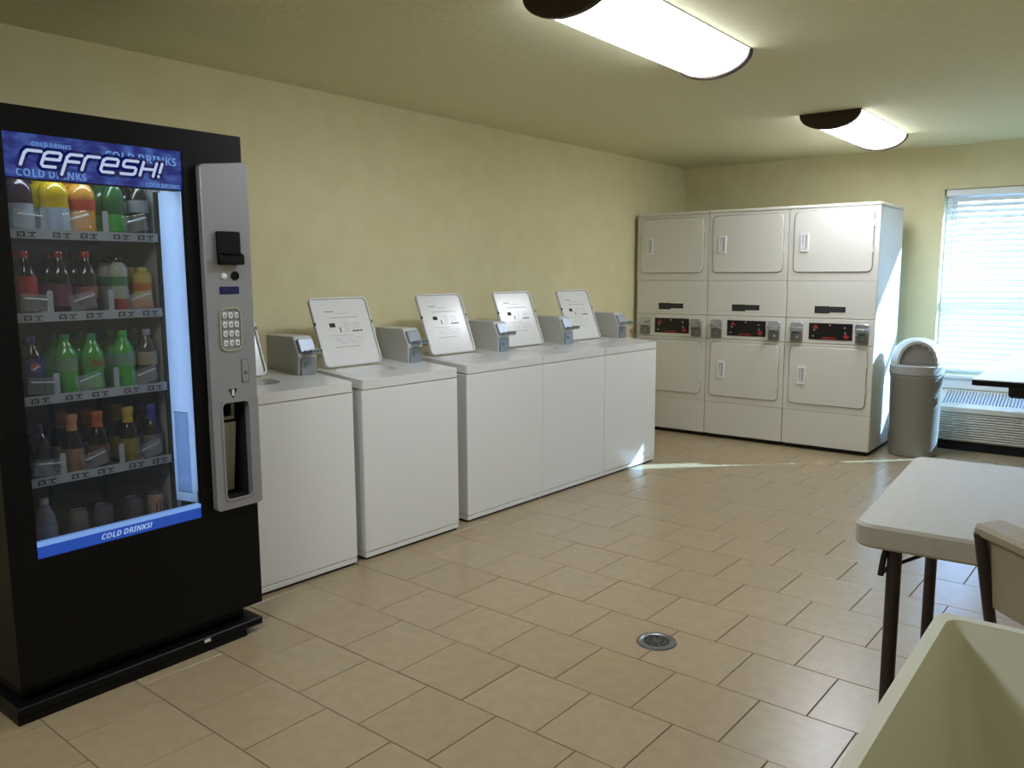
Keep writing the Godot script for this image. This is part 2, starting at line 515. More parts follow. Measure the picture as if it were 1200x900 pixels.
func build_fixture(zc: float, label: String) -> void:
	var t := thing("ceiling_light", label, "ceiling light", Vector3(-1.69, CEIL, zc), 0.0, "curved ceiling lights")
	var hl := 0.6
	var arc := func(w: float, d: float, up: float) -> PackedVector2Array:
		var o := PackedVector2Array()
		for k in 25:
			var a := PI + PI * k / 24.0
			o.append(Vector2(cos(a) * w / 2, sin(a) * d - 0.006))
		o.append(Vector2(w / 2, -up)); o.append(Vector2(-w / 2, -up))
		return o
	part("lens", MB.new().prism(Transform3D(), arc.call(0.352, 0.088, 0.004), hl * 2 - 0.04, 0.0), glow(Color(0.93, 0.955, 1.0), 9.2, c8(230, 230, 225)), t)
	for s in [-1.0, 1.0]:
		part("end_cap", MB.new().prism(xf(Vector3(0, 0, s * (hl - 0.006))), arc.call(0.375, 0.1, 0.001), 0.03, 0.004), M.bronze, t)
	part("lens_band", MB.new().prism(xf(Vector3(0, 0, hl - 0.06)), arc.call(0.356, 0.09, 0.004), 0.006, 0.0), M.frame, t)
	part("mounting_pan", MB.new().bx(Vector3(0, -0.002, 0), Vector3(0.372, 0.004, hl * 2)), M.frame, t)
	var l := AreaLight3D.new()
	l.name = "lamp"
	l.area_size = Vector2(0.2, 1.14)
	l.light_color = Color(0.925, 0.95, 1.0)
	l.light_energy = 1.5
	l.area_normalize_energy = true
	l.area_range = 15.0
	l.shadow_enabled = true
	t.add_child(l)
	l.position = Vector3(0, -0.098, 0)
	l.rotation = Vector3(-PI / 2, 0, 0)

# ------------------------------------------------------------------ vending machine
func banner_texture() -> ImageTexture:
	var f := FastNoiseLite.new()
	f.seed = 12; f.frequency = 0.012; f.fractal_octaves = 4
	var im := Image.create(512, 128, false, Image.FORMAT_RGB8)
	for y in 128:
		for x in 512:
			var k := clampf(f.get_noise_2d(x * 1.0, y * 1.8) * 0.9 + 0.36, 0, 1)
			im.set_pixel(x, y, c8(30, 40, 118).lerp(c8(84, 122, 200), k))
	return ImageTexture.create_from_image(im)

func build_vending() -> void:
	var t := thing("vending_machine", "black glass-front cold drinks vending machine with blue lit banner and silver control panel", "vending machine", Vector3(-2.70, 0, -1.387), PI / 2)
	var L := -0.4425; var R := 0.4425; var H := 1.90; var D := -0.80
	# cabinet shell, open at the front
	var b := MB.new()
	b.bb(Vector3(L, 0.11, D), Vector3(L + 0.05, H, -0.06))
	b.bb(Vector3(R - 0.05, 0.11, D), Vector3(R, H, -0.06))
	b.bb(Vector3(L + 0.05, H - 0.05, D), Vector3(R - 0.05, H, -0.06))
	b.bb(Vector3(L + 0.05, 0.11, D), Vector3(R - 0.05, H - 0.05, D + 0.04))
	b.bb(Vector3(L + 0.05, 0.11, D + 0.04), Vector3(R - 0.05, 0.44, -0.06))
	b.bb(Vector3(0.225, 0.44, D + 0.04), Vector3(R - 0.05, H - 0.05, -0.16))
	part("cabinet", b, M.black, t)
	# door frame round the glass and round the delivery port
	b = MB.new()
	var gl := -0.36; var gr := 0.206; var gb := 0.512; var gt := 1.822
	b.bb(Vector3(L, 0.112, -0.06), Vector3(gl, H, 0))
	b.bb(Vector3(gl, gt, -0.06), Vector3(gr, H, 0))
	b.bb(Vector3(gl, 0.112, -0.06), Vector3(gr, gb, 0))
	b.bb(Vector3(gr, 0.93, -0.018), Vector3(0.293, H, 0))
	b.bb(Vector3(0.293, 0.93, -0.06), Vector3(R, H, 0))
	b.bb(Vector3(gr, 0.112, -0.06), Vector3(R, 0.56, 0))
	b.bb(Vector3(gr, 0.56, -0.018), Vector3(0.292, 0.93, 0))
	b.bb(Vector3(0.407, 0.56, -0.06), Vector3(R, 0.93, 0))
	part("door_frame", b, M.black, t)
	part("glass", MB.new().q2(Vector3(gl, gb, -0.012), Vector3(gr, 1.69, 0)), pane(c8(60, 66, 74), 0.3), t)
	# base
	b = MB.new()
	b.bb(Vector3(-0.42, 0.055, D + 0.02), Vector3(0.40, 0.112, -0.07))
	part("recessed_plinth", b, M.black_matte, t)
	b = MB.new()
	b.bb(Vector3(-0.46, 0.028, D), Vector3(0.432, 0.058, 0.015), 0.004)
	b.bb(Vector3(-0.46, 0.0, D), Vector3(0.362, 0.03, 0.012), 0.003)
	var bs := part("base_plate", b, M.black, t)
	part("white_sticker", MB.new().bx(Vector3(0.19, 0.045, 0.0152), Vector3(0.024, 0.012, 0.0008)), M.paper, bs)
	# lit banner
	var bm := glow(Color.WHITE, 0.6, Color(0.1, 0.1, 0.1))
	bm.emission_operator = BaseMaterial3D.EMISSION_OP_MULTIPLY
	bm.emission_texture = banner_texture()
	bm.roughness = 0.15
	var ban := MB.new().q2(Vector3(gl, 1.69, -0.008), Vector3(gr, gt, 0))
	var bo := part("banner_sign", ban, bm, t)
	part("banner_housing", MB.new().bb(Vector3(gl, 1.688, -0.05), Vector3(gr, gt, -0.012)), M.black_matte, t)
	var pale := glow(c8(110, 155, 225), 0.6, Color(0.1, 0.1, 0.1))
	lettering("cold_drinks_words", "COLD DRINKS", 0.038, pale, bo, xf(Vector3(0.065, 1.783, -0.0066)))
	lettering("cold_drinks_words", "COLD DRINKS", 0.032, pale, bo, xf(Vector3(-0.225, 1.706, -0.0066)))
	lettering("cold_drinks_words", "COLD DRINKS", 0.019, pale, bo, xf(Vector3(0.135, 1.700, -0.0066)))
	lettering("cold_drinks_words", "COLD DRINKS", 0.018, pale, bo, xf(Vector3(-0.22, 1.793, -0.0066)))
	# the word refresh! in slanted rounded strokes
	var glyphs := [
		[[Vector2(0, 0), Vector2(0, 0.8), Vector2(0.1, 1), Vector2(0.8, 1)]],
		[[Vector2(0.05, 0.52), Vector2(0.85, 0.52), Vector2(0.85, 0.9), Vector2(0.75, 1), Vector2(0.15, 1), Vector2(0, 0.85), Vector2(0, 0.15), Vector2(0.12, 0), Vector2(0.75, 0)]],
		[[Vector2(0, -0.45), Vector2(0, 0.8), Vector2(0.12, 1), Vector2(0.75, 1)], [Vector2(0, 0.5), Vector2(0.7, 0.5)]],
		[[Vector2(0, 0), Vector2(0, 0.8), Vector2(0.1, 1), Vector2(0.75, 1)]],
		[[Vector2(0.05, 0.52), Vector2(0.85, 0.52), Vector2(0.85, 0.9), Vector2(0.75, 1), Vector2(0.15, 1), Vector2(0, 0.85), Vector2(0, 0.15), Vector2(0.12, 0), Vector2(0.75, 0)]],
		[[Vector2(0.8, 1), Vector2(0.1, 1), Vector2(0, 0.9), Vector2(0, 0.6), Vector2(0.1, 0.52), Vector2(0.72, 0.52), Vector2(0.82, 0.42), Vector2(0.82, 0.1), Vector2(0.72, 0), Vector2(0, 0)]],
		[[Vector2(0, 0), Vector2(0, 1)], [Vector2(0.82, 0), Vector2(0.82, 1)], [Vector2(0, 0.5), Vector2(0.82, 0.5)]],
		[[Vector2(0, 0.32), Vector2(0, 1)], [Vector2(0, 0), Vector2(0, 0.05)]],
	]
	var adv := [1.02, 1.2, 0.98, 1.02, 1.2, 1.15, 1.16, 0.3]
	var white := glow(c8(196, 212, 246), 0.6, Color(0.3, 0.3, 0.3))
	var navy := glow(c8(14, 24, 92), 0.6, Color(0.05, 0.05, 0.1))
	var sh := Basis(Vector3(0.0560, 0, 0), Vector3(0.0165, 0.0435, 0), Vector3(0, 0, 1))
	var ink := MB.new(); var halo := MB.new()
	var px := 0.0
	for gi in glyphs.size():
		for st in glyphs[gi]:
			var pts: Array = []
			for p in st:
				var w3 := sh * Vector3(p.x + px, p.y, 0)
				pts.append(Vector2(w3.x, w3.y))
			ink.stroke(Transform3D(), pts, 0.0090, 0.0006)
			halo.stroke(Transform3D(), pts, 0.028, 0.0003)
		px += adv[gi]
	var org := Vector3(-0.314, 1.729, -0.006)
	part("logo_outline", halo, navy, bo, xf(org))
	part("logo_letters", ink, white, bo, xf(org + Vector3(0, 0, 0.001)))
	# bottom strip
	var st2 := part("lower_sign", MB.new().bb(Vector3(gl, gb, -0.03), Vector3(gr, 0.55, -0.006)), glow(c8(38, 84, 190), 0.55, Color(0.05, 0.08, 0.2)), t)
	part("strip_light_line", MB.new().bb(Vector3(gl, 0.55, -0.03), Vector3(gr, 0.563, -0.005)), glow(c8(120, 165, 230), 0.7, Color(0.2, 0.2, 0.3)), t)
	lettering("cold_drinks_words", "COLD DRINKS!", 0.026, glow(c8(170, 200, 245), 0.6, Color(0.3, 0.3, 0.4)), st2, xf(Vector3(-0.07, 0.5315, -0.0052)), 0.25)
	# inside: liner, side light panel, shelves
	var shaded_liner := mat(c8(74, 76, 78), 0.5)  # dark tone stands for the shade deep in the cabinet
	b = MB.new()
	b.bb(Vector3(-0.392, 0.44, D + 0.041), Vector3(0.222, H - 0.052, D + 0.06))
	b.bb(Vector3(-0.392, 0.44, D + 0.06), Vector3(-0.38, 1.84, -0.062))
	b.bb(Vector3(-0.38, 0.44, D + 0.06), Vector3(0.195, 0.455, -0.062))
	b.bb(Vector3(-0.38, 1.835, D + 0.06), Vector3(0.195, 1.845, -0.062))
	part("shaded_liner", b, shaded_liner, t)
	part("side_liner", MB.new().bb(Vector3(0.195, 0.44, D + 0.06), Vector3(0.224, 1.84, -0.17)).bb(Vector3(0.171, 0.46, -0.40), Vector3(0.194, 1.83, -0.145)), mat(c8(150, 154, 152), 0.5), t)  # liner wall without the painted depth shade
	# unseen lamp tube, added behind a translucent sheet to make the door's side glow
	var la := Vector3(0.204, 0, -0.022); var lb := Vector3(0.180, 0, -0.128)
	var ln := (lb - la).normalized().cross(Vector3.UP)
	if ln.x > 0: ln = -ln
	var sheet_m := mat(c8(196, 214, 236), 0.5)
	sheet_m.backlight_enabled = true; sheet_m.backlight = Color(0.86, 0.93, 1.0)
	var sheet := MB.new()
	sheet.q(la + Vector3(0, 0.565, 0), lb + Vector3(0, 0.565, 0), lb + Vector3(0, 1.688, 0), la + Vector3(0, 1.688, 0), ln)
	var lp := part("diffuser_sheet", sheet, sheet_m, t)
	var plate_m := mat(c8(168, 184, 206), 0.5)
	plate_m.backlight_enabled = true; plate_m.backlight = Color(0.8, 0.9, 1.0)
	var pa := la.lerp(lb, 0.2) + ln * 0.0015; var pb := la.lerp(lb, 0.85) + ln * 0.0015
	var plate := MB.new()
	plate.q(pa + Vector3(0, 0.60, 0), pb + Vector3(0, 0.60, 0), pb + Vector3(0, 0.90, 0), pa + Vector3(0, 0.90, 0), ln)
	part("access_plate", plate, plate_m, lp)
	for y in [0.6, 0.9]:
		part("plate_edge", MB.new().tube([pa + Vector3(0, y, 0), pb + Vector3(0, y, 0)], 0.0012, 6), M.steel, lp)
	part("added_side_tube", MB.new().tube([Vector3(0.272, 0.575, -0.082), Vector3(0.272, 1.70, -0.082)], 0.012, 10), glow(Color(0.70, 0.83, 1.0), 2.1), t)
	b = MB.new()
	b.bb(Vector3(0.287, 0.566, -0.156), Vector3(0.291, 1.82, -0.02))
	b.bb(Vector3(0.206, 0.566, -0.159), Vector3(0.291, 1.82, -0.156))
	b.bb(Vector3(0.207, 0.566, -0.0205), Vector3(0.287, 1.82, -0.0185))
	part("added_reflector", b, M.frame, t)  # unseen white lining added to even out the sheet's glow
	var al := AreaLight3D.new()
	al.name = "added_side_light"  # unseen light added with the tube to backlight the sheet
	al.area_size = Vector2(0.04, 1.12)
	al.light_color = Color(0.70, 0.82, 1.0); al.light_energy = 0.041; al.area_range = 6.0; al.shadow_enabled = true
	t.add_child(al)
	al.position = Vector3(0.259, 1.137, -0.082)
	al.basis = Basis(Vector3(0.0, 0, -1), Vector3.UP, Vector3(0, 0, -1).cross(Vector3.UP))
	part("gasket", MB.new().bb(Vector3(0.168, 0.46, -0.14), Vector3(0.182, 1.69, -0.126)), M.black_matte, t)
	# lamp tube behind the banner
	part("lamp_tube", MB.new().tube([Vector3(-0.35, 1.80, -0.09), Vector3(0.18, 1.80, -0.09)], 0.012, 10), glow(Color(0.85, 0.95, 1.0), 4.0), t)
	var tl := AreaLight3D.new()
	tl.name = "tube_light"
	tl.area_size = Vector2(0.5, 0.03)
	tl.light_color = Color(0.85, 0.94, 1.0); tl.light_energy = 0.09; tl.area_range = 6.0; tl.shadow_enabled = true
	t.add_child(tl)
	tl.position = Vector3(-0.08, 1.785, -0.1)
	tl.rotation = Vector3(-PI / 2 + 0.35, 0, 0)
	var ys := [1.514, 1.250, 0.982, 0.713]
	var cols := [-0.262, -0.156, -0.069, 0.040, 0.127]
	var strip_m := mat(c8(150, 158, 164), 0.4)
	for k in 4:
		var y: float = ys[k]
		var so := part("shelf", MB.new().bb(Vector3(-0.375, y + 0.002, -0.62), Vector3(0.165, y + 0.010, -0.122)), mat(c8(110, 114, 116), 0.4), t)
		part("price_strip", MB.new().bb(Vector3(-0.375, y, -0.121), Vector3(0.165, y + 0.030, -0.118)), strip_m, so)
		var pm := MB.new()
		for c in cols:
			var x: float = c - 0.012
			pm.bx(Vector3(x - 0.010, y + 0.020, -0.1175), Vector3(0.024, 0.004, 0.0008))
			pm.bx(Vector3(x - 0.019, y + 0.011, -0.1175), Vector3(0.006, 0.011, 0.0008))
			pm.bx(Vector3(x - 0.002, y + 0.011, -0.1175), Vector3(0.006, 0.011, 0.0008))
			pm.bx(Vector3(x - 0.011, y + 0.008, -0.1175), Vector3(0.004, 0.006, 0.0008))
			pm.bx(Vector3(x + 0.022, y + 0.019, -0.1175), Vector3(0.024, 0.004, 0.0008))
			pm.bx(Vector3(x + 0.022, y + 0.012, -0.1175), Vector3(0.006, 0.007, 0.0008))
			pm.bx(Vector3(x + 0.022, y + 0.006, -0.1175), Vector3(0.024, 0.002, 0.0008))
		part("price_print", pm, M.ink, so).set_meta("kind", "stuff")
		# lane dividers and clear product stops
		for x in [-0.212, -0.015]:
			part("divider", MB.new().prism(Transform3D(Basis(), Vector3(x, y + 0.055, -0.121)), MB.rr(0.018, 0.09, 0.008, 3), 0.003), strip_m, so)
		for x in [-0.262, -0.112, 0.084]:
			part("product_stop", MB.new().box(Transform3D(Basis(Vector3.FORWARD, -0.22 if x > -0.2 else 0.1), Vector3(x, y + 0.062, -0.113)), Vector3(0.085, 0.055, 0.002), 0.0008), M.clear, so)
			part("stop_highlight", MB.new().box(Transform3D(Basis(Vector3.FORWARD, -0.30 if x > -0.2 else 0.08), Vector3(x + 0.004, y + 0.074, -0.110)), Vector3(0.072, 0.005, 0.004), 0.001), M.stop_highlight, so)  # pale bar put in as a painted highlight along the stop
	control_panel(t)
	build_drinks(t, ys, cols)

func control_panel(t: Node3D) -> void:
	var b := MB.new()
	var x0 := 0.254; var x1 := 0.447; var z1 := 0.028
	# upper body, with rounded corners at the top only and a slightly sloping head
	var poly := PackedVector2Array([Vector2(x0, 0.928), Vector2(x1, 0.928)])
	for k in 6: poly.append(Vector2(x1 - 0.012, 1.794) + Vector2.from_angle(PI / 2 * k / 5.0) * 0.012)
	for k in 6: poly.append(Vector2(x0 + 0.018, 1.768) + Vector2.from_angle(PI / 2 + PI / 2 * k / 5.0) * 0.018)
	b.prism(xf(Vector3(0, 0, z1 / 2)), poly, z1, 0.003)
	b.bb(Vector3(x0, 0.555, 0), Vector3(0.293, 0.93, z1))
	b.bb(Vector3(0.407, 0.555, 0), Vector3(x1, 0.93, z1))
	var low := PackedVector2Array([Vector2(x1, 0.5555), Vector2(x0, 0.5555)])
	for k in 6: low.append(Vector2(x0 + 0.014, 0.539) + Vector2.from_angle(PI + PI / 2 * k / 5.0) * 0.014)
	for k in 6: low.append(Vector2(x1 - 0.014, 0.539) + Vector2.from_angle(PI * 1.5 + PI / 2 * k / 5.0) * 0.014)
	b.prism(xf(Vector3(0, 0, z1 / 2)), low, z1, 0.0)
	var cp := part("control_panel", b, M.silver, t)
	# bill acceptor
	b = MB.new()
	b.prism(xf(Vector3(0.348, 1.505, z1 + 0.008)), MB.rr(0.092, 0.096, 0.006, 3), 0.018, 0.003)
	b.prism(xf(Vector3(0.349, 1.452, z1 + 0.018)), MB.rr(0.098, 0.038, 0.008, 3), 0.036, 0.006)
	b.bx(Vector3(0.349, 1.474, z1 + 0.024), Vector3(0.07, 0.004, 0.03))
	part("bill_acceptor", b, M.black, cp)
	part("coin_button", MB.new().lathe(xf(Vector3(0.327, 1.392, z1), Vector3(PI / 2, 0, 0)), [Vector2(0.0115, -0.001), Vector2(0.0115, 0.004), Vector2(0.009, 0.007), Vector2(0, 0.007)], 16), M.frame, cp)
	part("coin_slot", MB.new().lathe(xf(Vector3(0.373, 1.394, z1), Vector3(PI / 2, 0, 0)), [Vector2(0.0165, -0.001), Vector2(0.0165, 0.004), Vector2(0.013, 0.005), Vector2(0.012, 0.002), Vector2(0, 0.002)], 18), M.black, cp)
	part("display", MB.new().bb(Vector3(0.308, 1.328, z1 - 0.001), Vector3(0.387, 1.355, z1 + 0.003), 0.001), mat(c8(24, 26, 84), 0.2), cp)
	# keypad
	var kx := 0.345; var ky := 1.199
	b = MB.new().ring(xf(Vector3(kx, ky, z1 + 0.002)), MB.rr(0.092, 0.162, 0.03, 5), MB.rr(0.080, 0.150, 0.025, 5), 0.006)
	part("keypad_frame", b, M.chrome, cp)
	var key := MB.new().prism(Transform3D(), MB.rr(0.016, 0.022, 0.005, 3), 0.006, 0.0015).mesh()
	var face := MB.new().prism(Transform3D(), MB.rr(0.007, 0.012, 0.002, 2), 0.001, 0.0).mesh()
	for r in 4:
		for c in 3:
			var ko := part("key", key, M.frame, cp, xf(Vector3(kx + (c - 1) * 0.0245, ky + (1.5 - r) * 0.034, z1 + 0.003)))
			part("key_print", face, M.ink_soft, ko, xf(Vector3(0, 0, 0.0033)))
	# lock plate
	var lo := part("lock_plate", MB.new().bb(Vector3(0.384, 0.998, z1 - 0.001), Vector3(0.410, 1.082, z1 + 0.003), 0.001), M.silver, cp)
	part("keyhole", MB.new().lathe(xf(Vector3(0.397, 1.035, z1 + 0.003), Vector3(PI / 2, 0, 0)), [Vector2(0.007, 0), Vector2(0.006, 0.003), Vector2(0.002, 0.003), Vector2(0.002, 0.001), Vector2(0, 0.001)], 14), M.steel, lo)
	part("lock_surround", MB.new().ring(xf(Vector3(0.397, 1.040, z1)), MB.rr(0.030, 0.088, 0.002, 2), MB.rr(0.027, 0.085, 0.002, 2), 0.003), M.seam, lo)
	# arrow mark with a small white can sign
	var tri := PackedVector2Array([Vector2(-0.019, 0.016), Vector2(0.019, 0.016), Vector2(0, -0.02)])
	var ao := part("arrow_mark", MB.new().prism(xf(Vector3(0.341, 0.962, z1 + 0.0006)), tri, 0.0012, 0.0, false), M.ink, cp)
	part("can_sign", MB.new().prism(xf(Vector3(0.341, 0.964, z1 + 0.0016)), MB.rr(0.010, 0.024, 0.003, 2), 0.001, 0.0), M.paper, ao)
	# delivery port
	b = MB.new().ring(xf(Vector3(0.35, 0.745, z1 - 0.001)), MB.rr(0.124, 0.38, 0.024, 5), MB.rr(0.110, 0.364, 0.018, 5), 0.008)
	part("port_bezel", b, M.silver, cp)
	b = MB.new()
	b.bb(Vector3(0.293, 0.56, -0.155), Vector3(0.407, 0.93, -0.15))
	b.bb(Vector3(0.293, 0.56, -0.15), Vector3(0.296, 0.93, 0.0))
	b.bb(Vector3(0.404, 0.56, -0.15), Vector3(0.407, 0.93, 0.0))
	b.bb(Vector3(0.296, 0.56, -0.15), Vector3(0.404, 0.565, 0.0))
	b.bb(Vector3(0.296, 0.925, -0.15), Vector3(0.404, 0.93, 0.0))
	part("port_recess", b, M.black_matte, cp)
	part("lit_port_flap", MB.new().box(Transform3D(Basis(Vector3.RIGHT, 0.12), Vector3(0.340, 0.708, -0.045)), Vector3(0.086, 0.275, 0.006), 0.002), mat(c8(158, 155, 146), 0.5), cp)  # flap made pale and wide to stand for the port's lit inside
	part("port_bracket", MB.new().bb(Vector3(0.297, 0.855, -0.05), Vector3(0.375, 0.87, -0.02), 0.002).bb(Vector3(0.36, 0.87, -0.05), Vector3(0.376, 0.915, -0.02), 0.002), M.steel, cp)

# bottles: kinds of outline as (radius, height) for a total height of 1
func bottle(v: Node3D, kind: String, h: float, r: float, x: float, y: float, z: float, liquid: Material, label_m: Material, band: Array, cap: Material, label: String, cat := "bottle", group := "") -> Node3D:
	var p := v.transform * Vector3(x, y, z)
	var t := thing("drink_can" if kind == "can" else "drink_bottle", label, cat, p, PI / 2, group)
	if kind == "can":
		part("can_body", MB.new().lathe(Transform3D(), [Vector2(0, 0.003), Vector2(r * 0.75, 0), Vector2(r, 0.008), Vector2(r, h * 0.88), Vector2(r * 0.82, h * 0.97)], 18), label_m, t)
		part("can_lid", MB.new().lathe(Transform3D(), [Vector2(r * 0.82, h * 0.97), Vector2(r * 0.84, h), Vector2(r * 0.78, h), Vector2(r * 0.76, h - 0.005), Vector2(0, h - 0.005)], 18), M.steel, t)
		return t
	var pr: Array = []
	var prof: Array
	if kind == "soda":
		prof = [[0, 0.005], [0.7, 0.0], [0.96, 0.03], [1.0, 0.1], [0.94, 0.25], [0.96, 0.36], [1.0, 0.42], [1.0, 0.60], [0.9, 0.70], [0.62, 0.80], [0.42, 0.87], [0.37, 0.92]]
	elif kind == "wide":
		prof = [[0, 0.005], [0.8, 0.0], [1.0, 0.03], [1.0, 0.52], [0.95, 0.58], [1.0, 0.64], [0.97, 0.74], [0.8, 0.83], [0.55, 0.88], [0.5, 0.92]]
	elif kind == "coffee":
		prof = [[0, 0.005], [0.85, 0.0], [1.0, 0.03], [1.0, 0.48], [0.93, 0.58], [0.66, 0.68], [0.5, 0.74], [0.47, 0.80], [0.5, 0.84]]
	else:
		prof = [[0, 0.005], [0.85, 0.0], [1.0, 0.03], [0.97, 0.5], [1.0, 0.78], [0.85, 0.86], [0.55, 0.9], [0.5, 0.93]]
	for a in prof: pr.append(Vector2(a[0] * r, a[1] * h))
	part("bottle_body", MB.new().lathe(Transform3D(), pr, 18), liquid, t)
	var top: Vector2 = pr[pr.size() - 1]
	var cr: float = r * (0.42 if kind == "soda" else 0.55)
	if kind == "coffee":
		part("cap", MB.new().lathe(Transform3D(), [Vector2(r * 0.56, h * 0.73), Vector2(r * 0.50, h * 0.80), Vector2(r * 0.50, h * 0.86), Vector2(r * 0.60, h * 0.90), Vector2(r * 0.60, h * 0.985), Vector2(r * 0.52, h), Vector2(0, h)], 16), cap, t)
	else:
		part("cap", MB.new().lathe(Transform3D(), [Vector2(cr, top.y - 0.004), Vector2(cr * 1.04, h * 0.985), Vector2(cr * 0.9, h), Vector2(0, h)], 14), cap, t)
	if band.size() == 2:
		part("wrap_label", MB.new().lathe(Transform3D(), [Vector2(r * 1.015, h * band[0]), Vector2(r * 1.02, h * (band[0] + band[1]) / 2), Vector2(r * 1.015, h * band[1])], 18), label_m, t)
	return t

func build_drinks(v: Node3D, ys: Array, cols: Array) -> void:
	var zf := -0.172
	var m := func(c: Color, r := 0.15) -> StandardMaterial3D: return mat(c.darkened(0.2), r)
	var cola: Material = m.call(c8(26, 14, 12))
	var g := "drinks inside the vending machine"
	# row 1
	var y: float = ys[0] + 0.0112
	var spec := [
		["wide", 0.200, 0.040, m.call(c8(62, 34, 62)), m.call(c8(180, 190, 205), 0.5), [0.06, 0.50], m.call(c8(40, 30, 60)), "dark purple drink bottle, leftmost on the top shelf"],
		["wide", 0.200, 0.045, m.call(c8(232, 194, 28)), m.call(c8(176, 196, 214), 0.5), [0.06, 0.46], m.call(c8(230, 210, 40)), "bright yellow sports drink bottle on the top shelf"],
		["wide", 0.200, 0.043, m.call(c8(240, 170, 70)), m.call(c8(222, 76, 44), 0.5), [0.44, 0.62], m.call(c8(230, 120, 40)), "orange drink bottle with red-orange label on the top shelf"],
		["soda", 0.222, 0.036, m.call(c8(58, 110, 62)), m.call(c8(56, 168, 56), 0.5), [0.10, 0.36], m.call(c8(40, 120, 50)), "green soda bottle with bright green label on the top shelf"],
		["soda", 0.215, 0.036, m.call(c8(46, 38, 36)), m.call(c8(160, 164, 168), 0.5), [0.42, 0.62], m.call(c8(60, 60, 62)), "dark diet soda bottle with silver label, rightmost on the top shelf"],
	]
	var second := {0: ["second dark purple bottle behind the leftmost one, top shelf"], 1: ["second yellow bottle just behind the front yellow one, top shelf"], 2: ["second orange bottle behind the front orange one, top shelf"], 3: ["second green soda bottle behind the front green one, top shelf"], 4: ["second dark diet soda behind the silver label one, top shelf"]}
	for k in 5:
		var s: Array = spec[k]
		bottle(v, s[0], s[1], s[2], cols[k], y, zf, s[3], s[4], s[5], s[6], s[7], "bottle", g)
		bottle(v, s[0], s[1], s[2], cols[k], y, zf - 0.095, s[3], s[4], s[5], s[6], second[k][0], "bottle", g)
	# row 2
	y = ys[1] + 0.0112
	spec = [
		["soda", 0.217, 0.034, cola, m.call(c8(206, 36, 38), 0.45), [0.34, 0.62], m.call(c8(206, 40, 42)), "dark cola bottle with red cap and red label, second shelf"],
		["soda", 0.217, 0.034, cola, m.call(c8(112, 44, 84), 0.45), [0.16, 0.50], m.call(c8(170, 40, 52)), "dark soda bottle with red cap and purple label, second shelf"],
		["soda", 0.217, 0.034, cola, m.call(c8(152, 90, 84), 0.45), [0.28, 0.46], m.call(c8(196, 44, 40)), "dark soda bottle with red cap and pale red label, second shelf"],
		["juice", 0.200, 0.032, m.call(c8(206, 210, 190)), m.call(c8(78, 140, 84), 0.45), [0.50, 0.66], m.call(c8(54, 40, 46)), "white juice bottle with green band and red fruit print, second shelf"],
		["juice", 0.165, 0.034, m.call(c8(226, 196, 96)), m.call(c8(216, 116, 40), 0.45), [0.50, 0.66], m.call(c8(222, 200, 90)), "yellow and orange juice bottle, rightmost on the second shelf"],
	]
	var extra := ["second cola bottle behind the red label one, second shelf", "second bottle behind the purple label soda, second shelf", "second bottle behind the pale red label soda, second shelf", "second juice bottle behind the green band one, second shelf", "second yellow juice bottle behind the rightmost one, second shelf"]
	for k in 5:
		var s: Array = spec[k]
		var o := bottle(v, s[0], s[1], s[2], cols[k], y, zf, s[3], s[4], s[5], s[6], s[7], "bottle", g)
		if k == 3: part("fruit_print", MB.new().lathe(Transform3D(), [Vector2(0.0327, 0.012), Vector2(0.0327, 0.055)], 18), m.call(c8(196, 50, 52), 0.45), o)
		if k == 4: part("fruit_print", MB.new().lathe(Transform3D(), [Vector2(0.0347, 0.014), Vector2(0.0347, 0.050)], 18), m.call(c8(236, 140, 50), 0.45), o)
		bottle(v, s[0], s[1], s[2], cols[k], y, zf - 0.085, s[3], s[4], s[5], s[6], extra[k], "bottle", g)
	# row 3
	y = ys[2] + 0.0112
	var lime: Material = m.call(c8(80, 178, 66))
	spec = [
		["soda", 0.208, 0.034, cola, m.call(c8(36, 42, 128), 0.4), [0.36, 0.66], m.call(c8(40, 52, 132)), "dark cola bottle with blue label and round emblem, third shelf"],
		["soda", 0.210, 0.037, lime, m.call(c8(118, 160, 120), 0.4), [0.42, 0.62], m.call(c8(50, 140, 80)), "green soda bottle with grey-green label, second from left on third shelf"],
		["soda", 0.208, 0.038, lime, m.call(c8(86, 156, 70), 0.4), [0.42, 0.62], m.call(c8(40, 150, 100)), "green soda bottle with red and white lettering, middle of third shelf"],
		["soda", 0.212, 0.037, m.call(c8(70, 196, 66)), m.call(c8(120, 168, 140), 0.4), [0.42, 0.62], m.call(c8(70, 206, 60)), "bright green soda bottle with bright green cap, third shelf"],
		["soda", 0.212, 0.035, m.call(c8(80, 70, 64)), m.call(c8(176, 166, 138), 0.4), [0.40, 0.62], m.call(c8(186, 186, 186)), "brownish bottle with white cap and tan label, third shelf"],
	]
	extra = ["second cola bottle behind the blue label one, third shelf", "second green soda behind the grey-green label one, third shelf", "second green soda behind the middle one, third shelf", "second bright green soda behind the bright cap one, third shelf", "second brownish bottle behind the tan label one, third shelf"]
